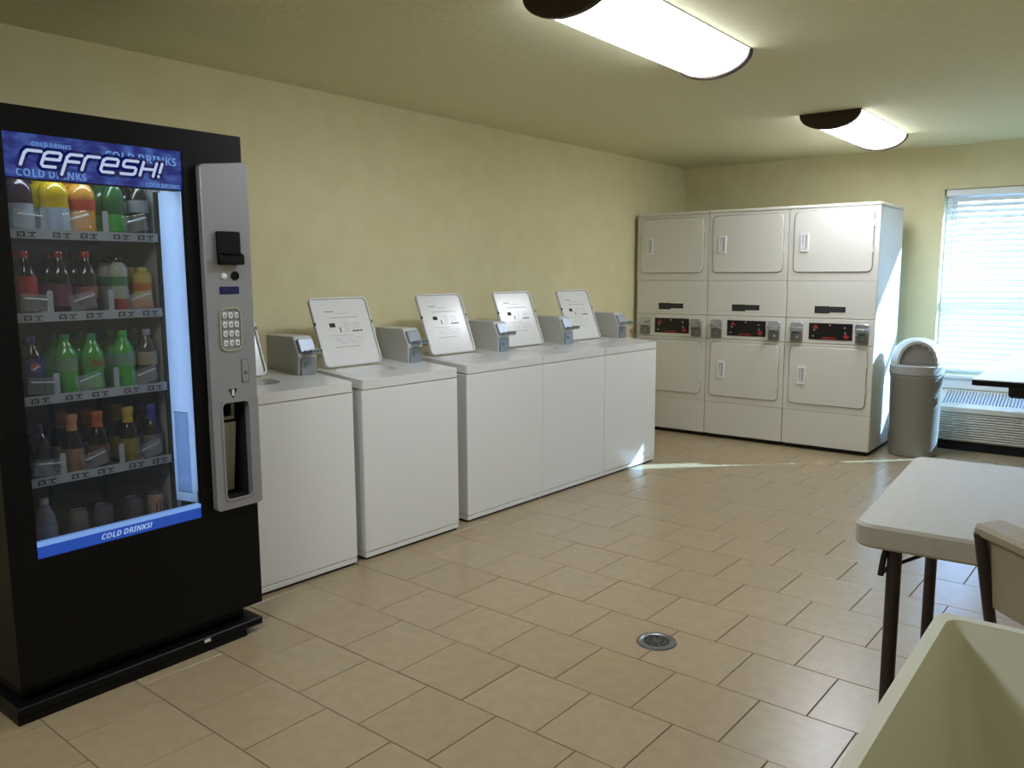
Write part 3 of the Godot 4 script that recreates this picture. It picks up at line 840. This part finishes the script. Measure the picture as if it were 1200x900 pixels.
	for k in 5:
		var s: Array = spec[k]
		var o := bottle(v, s[0], s[1], s[2], cols[k], y, zf, s[3], s[4], s[5], s[6], s[7], "bottle", g)
		if k == 0:
			# round emblem, red over white over blue
			var ez := xf(Vector3(-0.004, 0.108, 0.0352), Vector3(-0.0, 0.1, 0))
			part("emblem_disc", MB.new().prism(ez, MB.rr(0.030, 0.030, 0.015, 5), 0.001, 0.0), m.call(c8(232, 232, 236), 0.4), o)
			var half := PackedVector2Array()
			for j in 13:
				var a := PI * j / 12.0
				half.append(Vector2(cos(a), sin(a)) * 0.0135)
			half.append(Vector2(-0.004, 0.001)); half.append(Vector2(0.005, 0.006))
			part("emblem_red", MB.new().prism(ez * xf(Vector3(0, 0.001, 0.001), Vector3(0, 0, 0.25)), half, 0.001, 0.0, false), m.call(c8(206, 40, 48), 0.4), o)
			part("emblem_blue", MB.new().prism(ez * xf(Vector3(0, -0.001, 0.001), Vector3(0, 0, PI + 0.25)), half, 0.001, 0.0, false), m.call(c8(32, 56, 160), 0.4), o)
		if k == 2:
			var zig := MB.new()
			zig.stroke(xf(Vector3(0, 0.108, 0.0392), Vector3(0, 0.1, 0)), [Vector2(-0.026, -0.008), Vector2(-0.020, 0.008), Vector2(-0.014, -0.004), Vector2(-0.008, 0.008), Vector2(-0.002, -0.008)], 0.004, 0.001)
			zig.stroke(xf(Vector3(0, 0.108, 0.0392), Vector3(0, 0.1, 0)), [Vector2(0.004, -0.008), Vector2(0.006, 0.008), Vector2(0.016, 0.004), Vector2(0.016, -0.006), Vector2(0.004, -0.008)], 0.004, 0.001)
			part("red_lettering", zig, m.call(c8(196, 70, 50), 0.4), o)
		bottle(v, s[0], s[1], s[2], cols[k], y, zf - 0.09, s[3], s[4], s[5], s[6], extra[k], "bottle", g)
	# row 4
	y = ys[3] + 0.0112
	var coffee: Material = m.call(c8(30, 20, 18))
	spec = [
		["soda", 0.190, 0.034, m.call(c8(34, 30, 30)), m.call(c8(150, 152, 154), 0.4), [0.06, 0.34], m.call(c8(30, 28, 30)), "dark bottle with pale label, leftmost on the fourth shelf"],
		["coffee", 0.208, 0.034, coffee, m.call(c8(150, 118, 82), 0.5), [0.06, 0.44], m.call(c8(206, 140, 92), 0.5), "coffee drink bottle with tan cap, second on the fourth shelf"],
		["coffee", 0.208, 0.034, coffee, m.call(c8(112, 82, 66), 0.5), [0.06, 0.44], m.call(c8(204, 102, 44), 0.5), "coffee drink bottle with orange cap, middle of the fourth shelf"],
		["coffee", 0.208, 0.034, coffee, m.call(c8(158, 138, 58), 0.5), [0.06, 0.46], m.call(c8(214, 186, 46), 0.5), "coffee drink bottle with yellow cap, fourth shelf"],
		["coffee", 0.208, 0.034, coffee, m.call(c8(132, 120, 124), 0.5), [0.06, 0.46], m.call(c8(52, 70, 160), 0.5), "coffee drink bottle with blue cap, rightmost on the fourth shelf"],
	]
	extra = ["second dark bottle behind the leftmost one, fourth shelf", "second coffee bottle behind the tan cap one, fourth shelf", "second coffee bottle behind the orange cap one, fourth shelf", "second coffee bottle behind the yellow cap one, fourth shelf", "second coffee bottle behind the blue cap one, fourth shelf"]
	for k in 5:
		var s: Array = spec[k]
		bottle(v, s[0], s[1], s[2], cols[k], y, zf, s[3], s[4], s[5], s[6], s[7], "bottle", g)
		bottle(v, s[0], s[1], s[2], cols[k], y, zf - 0.085, s[3], s[4], s[5], s[6], extra[k], "bottle", g)
	# bottom row
	y = 0.4562
	bottle(v, "soda", 0.207, 0.034, cols[0], y, zf, m.call(c8(118, 128, 140)), m.call(c8(130, 140, 150), 0.4), [0.3, 0.55], m.call(c8(190, 200, 210)), "clear water bottle with pale cap, bottom shelf", "bottle", g)
	var cans := [[c8(112, 96, 84), "brown drink can beside the water bottle, bottom shelf"], [c8(86, 80, 78), "dark grey drink can in the middle of bottom shelf"], [c8(74, 70, 70), "darkest drink can, second from right on bottom shelf"], [c8(196, 156, 124), "tan drink can with brown drips, rightmost on bottom shelf"]]
	for k in 4:
		var o := bottle(v, "can", 0.142, 0.031, cols[k + 1], y, zf, null, m.call(cans[k][0], 0.35), [], null, cans[k][1], "can", g)
		if k == 3:
			for a in [-0.5, -0.1, 0.35]:
				part("drip_print", MB.new().bx(Vector3(sin(a) * 0.0313, 0.095 - absf(a) * 0.02, cos(a) * 0.0313), Vector3(0.004, 0.05, 0.001)), m.call(c8(70, 44, 36), 0.4), o)

# ------------------------------------------------------------------ washers
func build_washers() -> void:
	var specs := [
		[-2.962, -2.216, 0.655, "white top-load washer half hidden by the vending machine"],
		[-2.935, -2.925, 0.652, "white top-load washer standing apart, second from vending machine"],
		[-2.939, -3.700, 0.668, "white top-load washer, first of the joined three, glare on its open lid"],
		[-2.907, -4.3685, 0.668, "white top-load washer, middle of the joined three"],
		[-2.8745, -5.037, 0.668, "white top-load washer nearest the stacked dryers"],
	]
	for s in specs:
		washer(s[0], s[1], s[2], s[3])

func washer(x: float, z: float, w: float, label: String) -> void:
	var t := thing("top_load_washer", label, "washing machine", Vector3(x, 0, z), deg_to_rad(87.23), "row of coin washers along the left wall")
	var hw := w / 2
	var D := 0.66
	part("toe_base", MB.new().bb(Vector3(-hw + 0.012, 0, -D + 0.02), Vector3(hw - 0.012, 0.03, -0.014)), M.black_matte, t)
	part("cabinet", MB.new().bb(Vector3(-hw + 0.0005, 0.04, -D), Vector3(hw - 0.0005, 0.846, 0), 0.004), M.white, t)
	part("toe_panel", MB.new().bb(Vector3(-hw + 0.002, 0.012, -D + 0.01), Vector3(hw - 0.002, 0.0385, -0.003), 0.003), M.white, t)
	# top deck: a sloping lid surround with the tub opening
	var slope := 0.075
	var sh := Transform3D(Basis(Vector3.RIGHT, Vector3(0, -slope, 1).normalized() * 1.0, Vector3.UP), Vector3(0, 0.872, 0))
	# local x -> x, local y -> front (z), local z -> up
	var oc := Vector2(-0.11, -0.225); var ow := 0.34; var oh := 0.15
	var outer := MB.rr(w - 0.002, D, 0.014, 5); var inner := MB.rr(ow, oh, 0.06, 5)
	for i in outer.size():
		outer[i] += Vector2(0, -D / 2 + 0.004)
		inner[i] += oc
	var dk := MB.new().ring(sh, outer, inner, 0.046)
	part("top_deck", dk, M.white, t)
	part("deck_filler", MB.new().bb(Vector3(-hw + 0.004, 0.80, -D + 0.004), Vector3(hw - 0.004, 0.87, -0.42)), M.white, t)
	var tub := MB.new()
	tub.loft([inner, inner], [0.85, 0.90], true)
	tub.bx(Vector3(oc.x, 0.849, oc.y), Vector3(ow * 0.96, 0.004, oh * 0.96))
	part("tub_well", tub, M.white, t)
	# lid, open and leaning back
	var hinge := Vector3(-0.11, 0.925, -0.325)
	var lean := deg_to_rad(-21)
	var lb := Transform3D(Basis(Vector3.RIGHT, lean), hinge)
	var lw := 0.37; var lh := 0.372
	var lid := part("lid", MB.new().prism(Transform3D(Basis(), Vector3(0, lh / 2, 0)), MB.rr(lw, lh, 0.028, 5), 0.012, 0.003), M.white, t, lb)
	part("lid_rim", MB.new().ring(xf(Vector3(0, lh / 2, 0.009)), MB.rr(lw, lh, 0.028, 5), MB.rr(lw - 0.016, lh - 0.016, 0.022, 5), 0.012), M.white_in, lid)
	for sx in [-1.0, 1.0]:
		part("lid_bumper", MB.new().bx(Vector3(sx * (lw / 2 - 0.002), lh * 0.62, 0.012), Vector3(0.008, 0.016, 0.010), 0.002), M.ink, lid)
	# instruction sheet printed on the lid
	var dark := MB.new()
	dark.bx(Vector3(-0.075, 0.222, 0.0068), Vector3(0.036, 0.022, 0.0006))
	dark.bx(Vector3(-0.030, 0.196, 0.0068), Vector3(0.006, 0.026, 0.0006))
	for k in 5: dark.bx(Vector3(0.052 + k * 0.013, 0.186, 0.0068), Vector3(0.010, 0.009 if k % 2 == 0 else 0.006, 0.0006))
	dark.bx(Vector3(-0.075, 0.296, 0.0068), Vector3(0.055, 0.003, 0.0006))
	part("bold_print", dark, M.ink, lid).set_meta("kind", "stuff")
	var soft := MB.new()
	soft.bx(Vector3(0.0, 0.285, 0.0068), Vector3(0.07, 0.002, 0.0006))
	soft.bx(Vector3(0.01, 0.262, 0.0068), Vector3(0.19, 0.003, 0.0006))
	soft.bx(Vector3(-0.03, 0.165, 0.0068), Vector3(0.14, 0.002, 0.0006))
	soft.bx(Vector3(-0.01, 0.102, 0.0068), Vector3(0.16, 0.003, 0.0006))
	for r in 4:
		for c in 9:
			if (r * 7 + c * 3) % 4 != 0: soft.bx(Vector3(-0.062 + c * 0.02, 0.122 + r * 0.010, 0.0068), Vector3(0.013, 0.0018, 0.0006))
	for r in 5: soft.bx(Vector3(0.01 + (r % 2) * 0.004, 0.186 + r * 0.012, 0.0068), Vector3(0.034, 0.0018, 0.0006))
	for r in 3: soft.bx(Vector3(0.078, 0.205 + r * 0.012, 0.0068), Vector3(0.05, 0.0018, 0.0006))
	part("fine_print", soft, M.ink_soft, lid).set_meta("kind", "stuff")
	# coin box, a prism with a slanted front
	var prof := PackedVector2Array([Vector2(-0.53, 0.86), Vector2(-0.53, 1.100), Vector2(-0.300, 1.100), Vector2(-0.258, 1.010), Vector2(-0.262, 0.895)])
	# polygon is (z, y): turn it so that its x runs along local z
	var bw := 0.105
	var bxm := hw - 0.012 - bw / 2
	var cb := MB.new().prism(Transform3D(Basis(Vector3.BACK, Vector3.UP, Vector3.LEFT), Vector3(bxm, 0, 0)), prof, bw, 0.003, false)
	var co := part("coin_box", cb, M.grey_box, t)
	var tilt := atan2(0.042, 0.09)
	part("coin_slide_housing", MB.new().box(Transform3D(Basis(Vector3.RIGHT, -tilt), Vector3(bxm, 1.054, -0.272)), Vector3(0.088, 0.070, 0.024), 0.004), M.slide, co)
	var sl := MB.new()
	sl.bx(Vector3(bxm + 0.004, 1.028, -0.232), Vector3(0.062, 0.012, 0.062), 0.003)
	sl.bx(Vector3(bxm + 0.004, 1.030, -0.196), Vector3(0.070, 0.024, 0.018), 0.004)
	part("coin_slide", sl, M.slide, co)
	var sm := MB.new()
	for k in 4: sm.bx(Vector3(bxm - 0.026 + k * 0.018, 1.034, -0.186), Vector3(0.008, 0.006, 0.002))
	part("slide_slots", sm, M.ink, co).set_meta("kind", "stuff")
	part("coin_door", MB.new().bx(Vector3(bxm, 0.955, -0.256), Vector3(0.086, 0.082, 0.014), 0.003), M.slide, co)
	part("coin_lock", MB.new().lathe(xf(Vector3(bxm - 0.015, 0.962, -0.249), Vector3(PI / 2, 0, 0)), [Vector2(0.010, 0), Vector2(0.009, 0.006), Vector2(0.004, 0.006), Vector2(0.003, 0.003), Vector2(0, 0.003)], 14), M.slide, co)

# ------------------------------------------------------------------ dryers
func build_dryers() -> void:
	var names := ["almond stacked double dryer in the corner against the left wall", "almond stacked double dryer between the other two", "almond stacked double dryer beside the waste bin, side lit by sun"]
	for k in 3:
		dryer(Vector3(-3.303 + 0.672 * k, 0, -6.45), names[k])

func handle_of(parent: Node3D, x: float, y: float, z: float) -> void:
	var h := part("handle", MB.new().ring(xf(Vector3(x, y, z)), MB.rr(0.062, 0.142, 0.006, 3), MB.rr(0.036, 0.108, 0.006, 3), 0.014), M.frame, parent)
	part("handle_pocket", MB.new().bx(Vector3(x, y, z - 0.004), Vector3(0.038, 0.11, 0.003)), M.grey_box, h)
	part("handle_grip", MB.new().bx(Vector3(x - 0.006, y, z + 0.002), Vector3(0.010, 0.10, 0.008), 0.003), M.frame, h)

func dryer(p: Vector3, label: String) -> void:
	var t := thing("stacked_dryer", label, "dryer", p, 0.0, "stacked dryers on the back wall")
	var hw := 0.3335; var D := -0.68
	part("cabinet", MB.new().bb(Vector3(-hw, 0.03, D), Vector3(hw, 1.876, -0.014), 0.006), M.almond, t)
	part("plinth", MB.new().bb(Vector3(-hw + 0.02, 0, D + 0.02), Vector3(hw - 0.02, 0.03, -0.03)), M.black_matte, t)
	part("top_cap", MB.new().bb(Vector3(-hw, 1.879, D), Vector3(hw, 1.904, 0.004), 0.006), M.almond, t)
	var front := func(called: String, y0: float, y1: float) -> MeshInstance3D:
		return part(called, MB.new().bb(Vector3(-hw, y0, -0.0139), Vector3(hw, y1, 0), 0.004), M.almond, t)
	var door := func(y0: float, y1: float, dy0: float, dy1: float) -> Node3D:
		var o := MB.rr(hw * 2, y1 - y0, 0.004, 5); var i := MB.rr(0.594, dy1 - dy0, 0.042, 5)
		for k in i.size():
			o[k].y += (y0 + y1) / 2
			i[k].y += (dy0 + dy1) / 2
		part("front_panel", MB.new().ring(xf(Vector3(0, 0, -0.007)), o, i, 0.0138), M.almond, t)
		return part("door", MB.new().prism(xf(Vector3(0, (dy0 + dy1) / 2, -0.001)), MB.rr(0.584, dy1 - dy0 - 0.010, 0.038, 5), 0.022, 0.004), M.almond, t)
	var d1: Node3D = door.call(1.331, 1.877, 1.389, 1.858)
	handle_of(d1, -0.207, 1.622, 0.013)
	front.call("middle_panel", 1.040, 1.328)
	var cpn: Node3D = front.call("control_panel", 0.846, 1.037)
	var d2: Node3D = door.call(0.314, 0.843, 0.360, 0.822)
	handle_of(d2, -0.190, 0.590, 0.013)
	for dd in [[d1, 1.56, 1.75], [d2, 0.50, 0.70]]:
		for y in [dd[1], dd[2]]:
			part("hinge", MB.new().bx(Vector3(0.296, y, 0.004), Vector3(0.012, 0.045, 0.012), 0.003), M.almond, dd[0])
	front.call("kick_panel", 0.034, 0.311)
	# name plates
	part("name_plate", MB.new().bb(Vector3(-0.114, 1.080, 0), Vector3(0.0, 1.134, 0.003), 0.001), M.ink, t)
	part("name_plate", MB.new().bb(Vector3(0.001, 1.090, 0), Vector3(0.118, 1.132, 0.003), 0.001), M.ink, t)
	var pl := MB.new()
	for k in 3: pl.bx(Vector3(-0.057, 1.095 + k * 0.012, 0.0032), Vector3(0.085, 0.003, 0.0006))
	for k in 2: pl.bx(Vector3(0.060, 1.104 + k * 0.013, 0.0032), Vector3(0.085, 0.003, 0.0006))
	part("plate_print", pl, mat(c8(88, 84, 88), 0.6), t).set_meta("kind", "stuff")
	# dark instruction window with red marks and round lamps
	var wp := part("instruction_plate", MB.new().bb(Vector3(-0.150, 0.876, 0), Vector3(0.177, 1.004, 0.004), 0.001), mat(c8(20, 14, 15), 0.25), cpn)
	var red := MB.new()
	var dia := PackedVector2Array([Vector2(0.026, 0), Vector2(0, 0.022), Vector2(-0.026, 0), Vector2(0, -0.022)])
	red.prism(xf(Vector3(-0.098, 0.975, 0.0046)), PackedVector2Array([Vector2(-0.022, -0.014), Vector2(0.022, -0.014), Vector2(0.006, 0.016), Vector2(-0.006, 0.016)]), 0.001, 0.0, false)
	red.prism(xf(Vector3(0.130, 0.906, 0.0046)), dia, 0.001, 0.0, false)
	red.bx(Vector3(0.005, 0.893, 0.0046), Vector3(0.10, 0.008, 0.001))
	red.bx(Vector3(0.005, 0.882, 0.0046), Vector3(0.13, 0.003, 0.001))
	part("red_marks", red, M.red, wp).set_meta("kind", "stuff")
	for q in [Vector2(0.010, 0.990), Vector2(-0.106, 0.950), Vector2(-0.114, 0.904), Vector2(0.120, 0.972), Vector2(0.124, 0.934)]:
		part("button", MB.new().lathe(xf(Vector3(q.x, q.y, 0.004), Vector3(PI / 2, 0, 0)), [Vector2(0.008, 0), Vector2(0.007, 0.004), Vector2(0, 0.005)], 12), M.chrome, wp)
	# two coin slides
	for x in [-0.242, 0.248]:
		var ch := part("coin_mechanism", MB.new().prism(xf(Vector3(x, 0.968, 0.010)), MB.rr(0.098, 0.074, 0.012, 3), 0.022, 0.004), M.chrome, cpn)
		part("coin_slide", MB.new().bx(Vector3(x, 0.962, 0.045), Vector3(0.056, 0.010, 0.06), 0.003).bx(Vector3(x, 0.962, 0.078), Vector3(0.064, 0.02, 0.012), 0.004), M.chrome, ch)
		part("coin_door", MB.new().bb(Vector3(x - 0.045, 0.856, -0.001), Vector3(x + 0.045, 0.926, 0.022), 0.004), M.steel, cpn)
		part("coin_lock", MB.new().lathe(xf(Vector3(x + 0.01, 0.892, 0.022), Vector3(PI / 2, 0, 0)), [Vector2(0.010, 0), Vector2(0.009, 0.005), Vector2(0.003, 0.005), Vector2(0.003, 0.002), Vector2(0, 0.002)], 12), M.chrome, cpn)

# ------------------------------------------------------------------ things by the window
func build_air_unit() -> void:
	var x0 := -1.31; var x1 := -0.24
	var zf := -7.09
	var t := thing("air_conditioner", "long cream through-wall air conditioner below the window", "air conditioner", Vector3((x0 + x1) / 2, 0, WALL_Z))
	var hw := (x1 - x0) / 2
	var d := zf - WALL_Z
	part("base", MB.new().bb(Vector3(-hw + 0.02, 0, 0.002), Vector3(hw - 0.02, 0.075, d - 0.05)), M.black_matte, t)
	# body side profile (z, y)
	var prof := PackedVector2Array([Vector2(0.002, 0.076), Vector2(d - 0.03, 0.076), Vector2(d - 0.02, 0.345), Vector2(d - 0.05, 0.362), Vector2(0.07, 0.445), Vector2(0.002, 0.445)])
	part("body", MB.new().prism(Transform3D(Basis(Vector3.BACK, Vector3.UP, Vector3.LEFT), Vector3.ZERO), prof, hw * 2, 0.003, false), M.ac, t)
	part("front_cover", MB.new().bb(Vector3(-hw, 0.30, d - 0.024), Vector3(hw, 0.350, d), 0.008), M.ac, t)
	var sm := MB.new().box(Transform3D(Basis(Vector3.RIGHT, 0.35), Vector3.ZERO), Vector3(hw * 2 - 0.01, 0.012, 0.016), 0.002).mesh()
	for k in 11:
		part("louver", sm, M.ac, t, xf(Vector3(0, 0.094 + k * 0.0195, d - 0.014)))
	for s in [-1.0, 1.0]:
		part("side_trim", MB.new().bb(Vector3(s * hw - 0.006, 0.076, d - 0.03), Vector3(s * hw + 0.006, 0.31, d - 0.002), 0.002), M.ac, t)
	# discharge grille on the sloping top
	var slope := atan2(0.083, d - 0.12)
	var gm := mat(c8(118, 134, 160), 0.4)
	var rib := MB.new().bx(Vector3.ZERO, Vector3(0.006, 0.008, 0.19), 0.0015).mesh()
	for k in 44:
		part("grille_rib", rib, gm, t, Transform3D(Basis(Vector3.RIGHT, slope), Vector3(-hw + 0.05 + k * (2 * hw - 0.1) / 43.0, 0.409, (d + 0.02) / 2)))

func build_bin() -> void:
	var t := thing("waste_bin", "taupe round plastic waste bin with domed swing lid", "waste bin", Vector3(-1.392, 0, -6.785), deg_to_rad(12))
	var r := 0.185
	part("bin_body", MB.new().lathe(Transform3D(), [Vector2(0, 0.012), Vector2(0.166, 0.004), Vector2(0.172, 0.012), Vector2(r - 0.004, 0.60), Vector2(r, 0.605), Vector2(r, 0.622), Vector2(r - 0.012, 0.626), Vector2(r - 0.03, 0.55)], 36), M.bin, t)
	part("lid_collar", MB.new().lathe(Transform3D(), [Vector2(r - 0.002, 0.624), Vector2(r + 0.005, 0.628), Vector2(r + 0.005, 0.690), Vector2(r - 0.006, 0.698)], 36), M.bin, t)
	# dome, cut off flat at the front
	var dome := MB.new()
	var nz := 16; var na := 40
	var cutz := 0.126
	var pt := func(i: int, j: int) -> Vector3:
		var th := PI / 2 * i / nz
		var a := TAU * j / na
		var rr2 := r * pow(cos(th), 0.75) if i < nz else 0.0
		var q := Vector3(cos(a) * rr2, 0.692 + 0.205 * sin(th), sin(a) * rr2)
		q.z = minf(q.z, cutz)
		return q
	for i in nz:
		for j in na:
			var a: Vector3 = pt.call(i, j); var b: Vector3 = pt.call(i, j + 1); var c: Vector3 = pt.call(i + 1, j + 1); var d: Vector3 = pt.call(i + 1, j)
			if a.z >= cutz and b.z >= cutz and c.z >= cutz and d.z >= cutz: continue
			var o := Vector3(0, 0.66, 0)
			dome.qs(a, b, c, d, (a - o).normalized(), (b - o).normalized(), (c - o).normalized(), (d - o).normalized())
	part("dome_hood", dome, M.bin, t)
	# front frame and flap
	var fr := PackedVector2Array(); var fi := PackedVector2Array(); var ff := PackedVector2Array()
	var wmax := sqrt(r * r - cutz * cutz)
	for k in 17:
		var a := PI * k / 16.0
		fr.append(Vector2(cos(a) * 0.138, 0.694 + pow(sin(a), 0.9) * 0.186))
		fi.append(Vector2(cos(a) * 0.118, 0.702 + pow(sin(a), 0.9) * 0.158))
		ff.append(Vector2(cos(a) * 0.116, 0.704 + pow(sin(a), 0.9) * 0.154))
	part("hood_frame", MB.new().ring(xf(Vector3(0, 0, cutz - 0.002)), fr, fi, 0.014), M.bin, t)
	part("swing_flap", MB.new().prism(xf(Vector3(0, 0, cutz - 0.016)), ff, 0.008, 0.002), M.bin_flap, t)

func build_far_table() -> void:
	var t := thing("long_table", "long table with thin black-edged pale top beside the window", "table", Vector3(-0.20, 0, -6.2))
	part("table_top", MB.new().prism(Transform3D(Basis(Vector3.RIGHT, PI / 2), Vector3(0, 0.788, 0)), MB.rr(1.17, 1.96, 0.03, 4), 0.010, 0.002), mat(c8(206, 212, 210), 0.4), t)
	part("edge_band", MB.new().ring(Transform3D(Basis(Vector3.RIGHT, PI / 2), Vector3(0, 0.772, 0)), MB.rr(1.172, 1.962, 0.03, 4), MB.rr(1.06, 1.85, 0.02, 4), 0.030), M.black, t)
	for z in [0.60, -0.72]:
		var bar := part("cross_bar", MB.new().bb(Vector3(-0.44, 0.655, z - 0.045), Vector3(0.44, 0.757, z + 0.045), 0.012), M.dark_metal, t)
		if z > 0: part("white_sticker", MB.new().bx(Vector3(-0.26, 0.722, z + 0.0455), Vector3(0.14, 0.035, 0.001)), M.paper, bar)
		part("leg", MB.new().bb(Vector3(-0.245, 0.03, z - 0.035), Vector3(-0.165, 0.66, z + 0.035), 0.006), M.dark_metal, t)
		part("leg", MB.new().bb(Vector3(0.30, 0.03, z - 0.035), Vector3(0.38, 0.66, z + 0.035), 0.006), M.dark_metal, t)
		part("foot_bar", MB.new().bb(Vector3(-0.44, 0, z - 0.03), Vector3(0.44, 0.03, z + 0.03), 0.008), M.dark_metal, t)

# ------------------------------------------------------------------ things at the right front
func build_table() -> void:
	var t := thing("folding_table", "cream plastic folding table with dark tube legs, nearest at right", "table", Vector3(-0.131, 0, -2.71), deg_to_rad(3.0))
	var top := 0.742
	var h := 0.48
	part("table_top", MB.new().prism(Transform3D(Basis(Vector3.RIGHT, PI / 2), Vector3(0, top - 0.032, 0)), MB.rr(0.96, 0.96, 0.05, 6), 0.064, 0.008), M.cream, t)
	for s in [-1.0, 1.0]:
		for z in [0.405, -0.30]:
			part("leg", MB.new().tube([Vector3(s * 0.385, top - 0.06, z), Vector3(s * 0.385, 0.02, z)], 0.0185, 14), M.brown_tube, t)
			part("foot_cap", MB.new().tube([Vector3(s * 0.385, 0.0, z), Vector3(s * 0.385, 0.03, z)], 0.021, 12), M.black_matte, t)
		part("leg_crossbar", MB.new().tube([Vector3(s * 0.385, 0.12, 0.405), Vector3(s * 0.385, 0.12, -0.30)], 0.012, 10), M.brown_tube, t)
		part("brace_rod", MB.new().tube([Vector3(s * 0.375, 0.625, 0.400), Vector3(s * 0.16, 0.685, 0.1)], 0.005, 8), M.dark_metal, t)
		part("locking_arm", MB.new().tube([Vector3(s * 0.400, 0.69, 0.410), Vector3(s * 0.411, 0.635, 0.412), Vector3(s * 0.416, 0.588, 0.412)], 0.0085, 8).tube([Vector3(s * 0.416, 0.592, 0.412), Vector3(s * 0.398, 0.612, 0.412)], 0.006, 8), M.dark_metal, t)

func build_chair() -> void:
	var t := thing("folding_chair", "beige plastic folding chair with brown tube frame between table and sink", "chair", Vector3(-0.066, 0, -1.785), deg_to_rad(135.0))
	# local: +z is where the sitter faces (away from the camera), x across
	var w := 0.22
	var b := MB.new()
	var poly := MB.rr(0.455, 0.185, 0.014, 4)
	b.prism(Transform3D(Basis(Vector3.RIGHT, -0.10), Vector3(0, 0.782, 0.0)), poly, 0.036, 0.006)
	b.prism(Transform3D(Basis(Vector3.RIGHT, -0.10), Vector3(0, 0.862, -0.016)), MB.rr(0.468, 0.03, 0.012, 4), 0.068, 0.008)
	part("backrest", b, M.beige, t)
	part("seat", MB.new().prism(Transform3D(Basis(Vector3.RIGHT, PI / 2 - 0.06), Vector3(0, 0.44, 0.24)), MB.rr(0.42, 0.40, 0.05, 5), 0.03, 0.01), M.beige, t)
	for s in [-1.0, 1.0]:
		part("front_leg", MB.new().tube([Vector3(s * w, 0.855, -0.042), Vector3(s * w, 0.44, 0.04), Vector3(s * w, 0.01, 0.36)], 0.0125, 10), M.brown_tube, t)
		part("rear_leg", MB.new().tube([Vector3(s * (w - 0.028), 0.42, 0.40), Vector3(s * (w - 0.028), 0.01, -0.06)], 0.0125, 10), M.brown_tube, t)
	part("front_stretcher", MB.new().tube([Vector3(-w, 0.14, 0.269), Vector3(w, 0.14, 0.269)], 0.009, 8), M.brown_tube, t)
	part("rear_stretcher", MB.new().tube([Vector3(-w + 0.028, 0.13, 0.075), Vector3(w - 0.028, 0.13, 0.075)], 0.009, 8), M.brown_tube, t)

func build_sink() -> void:
	var t := thing("utility_sink", "cream plastic laundry tub sink in the front right corner", "sink", Vector3(0.071, 0, -1.10))
	var top := 0.86
	var o := 0.61
	var rim_o := MB.rr(o, o, 0.024, 6); var rim_i := MB.rr(o - 0.036, o - 0.036, 0.024, 6)
	var lo_i := MB.rr(0.46, 0.46, 0.05, 6); var rim_m := MB.rr(o - 0.012, o - 0.012, 0.032, 6)
	var bot_i := MB.rr(0.39, 0.39, 0.06, 6); var ou_b := MB.rr(0.46, 0.46, 0.07, 6); var ou_t := MB.rr(o - 0.02, o - 0.02, 0.03, 6)
	var b := MB.new()
	b.ring(Transform3D(Basis(Vector3.RIGHT, PI / 2), Vector3(0, top - 0.014, 0)), rim_o, rim_i, 0.028)
	b.loft([lo_i, rim_i], [0.55, top - 0.002], true)
	b.loft([bot_i, lo_i], [0.515, 0.55], true)
	b.prism(Transform3D(Basis(Vector3.RIGHT, PI / 2), Vector3(0, 0.510, 0)), MB.rr(0.40, 0.40, 0.06, 6), 0.012)
	b.loft([ou_b, ou_t], [0.50, top - 0.026])
	part("basin", b, M.sink, t)
	part("drain_strainer", MB.new().lathe(xf(Vector3(0, 0.517, 0)), [Vector2(0.042, 0), Vector2(0.038, 0.003), Vector2(0.03, 0.002), Vector2(0, 0.001)], 20), M.steel, t)
	for x in [-1.0, 1.0]:
		for z in [-1.0, 1.0]:
			part("leg", MB.new().box(Transform3D(Basis(Vector3.UP, 0), Vector3(x * 0.205, 0.26, z * 0.205)), Vector3(0.035, 0.52, 0.035), 0.004), M.white, t)

func build_drain() -> void:
	var t := thing("floor_drain", "round grey metal drain grate set in the tile floor", "drain", Vector3(-1.398, 0.0005, -2.672))
	part("rim", MB.new().lathe(Transform3D(), [Vector2(0.077, 0.0), Vector2(0.075, 0.004), Vector2(0.054, 0.0045), Vector2(0.052, 0.002)], 36), M.steel, t)
	part("sump", MB.new().lathe(Transform3D(), [Vector2(0.053, 0.0008), Vector2(0, 0.0008)], 30), M.black_matte, t)
	var g := MB.new()
	for r in [0.018, 0.034, 0.049]:
		g.lathe(Transform3D(), [Vector2(r + 0.0035, 0.001), Vector2(r + 0.0035, 0.004), Vector2(r - 0.0035, 0.004), Vector2(r - 0.0035, 0.001)], 30)
	for k in 8:
		g.box(Transform3D(Basis(Vector3.UP, TAU * k / 8.0), Vector3(sin(TAU * k / 8.0), 0, cos(TAU * k / 8.0)) * 0.027 + Vector3(0, 0.0025, 0)), Vector3(0.006, 0.003, 0.054))
	g.bx(Vector3(0, 0.0026, 0), Vector3(0.014, 0.0032, 0.014))
	part("grate", g, mat(c8(96, 98, 92), 0.4, 0.7), t)
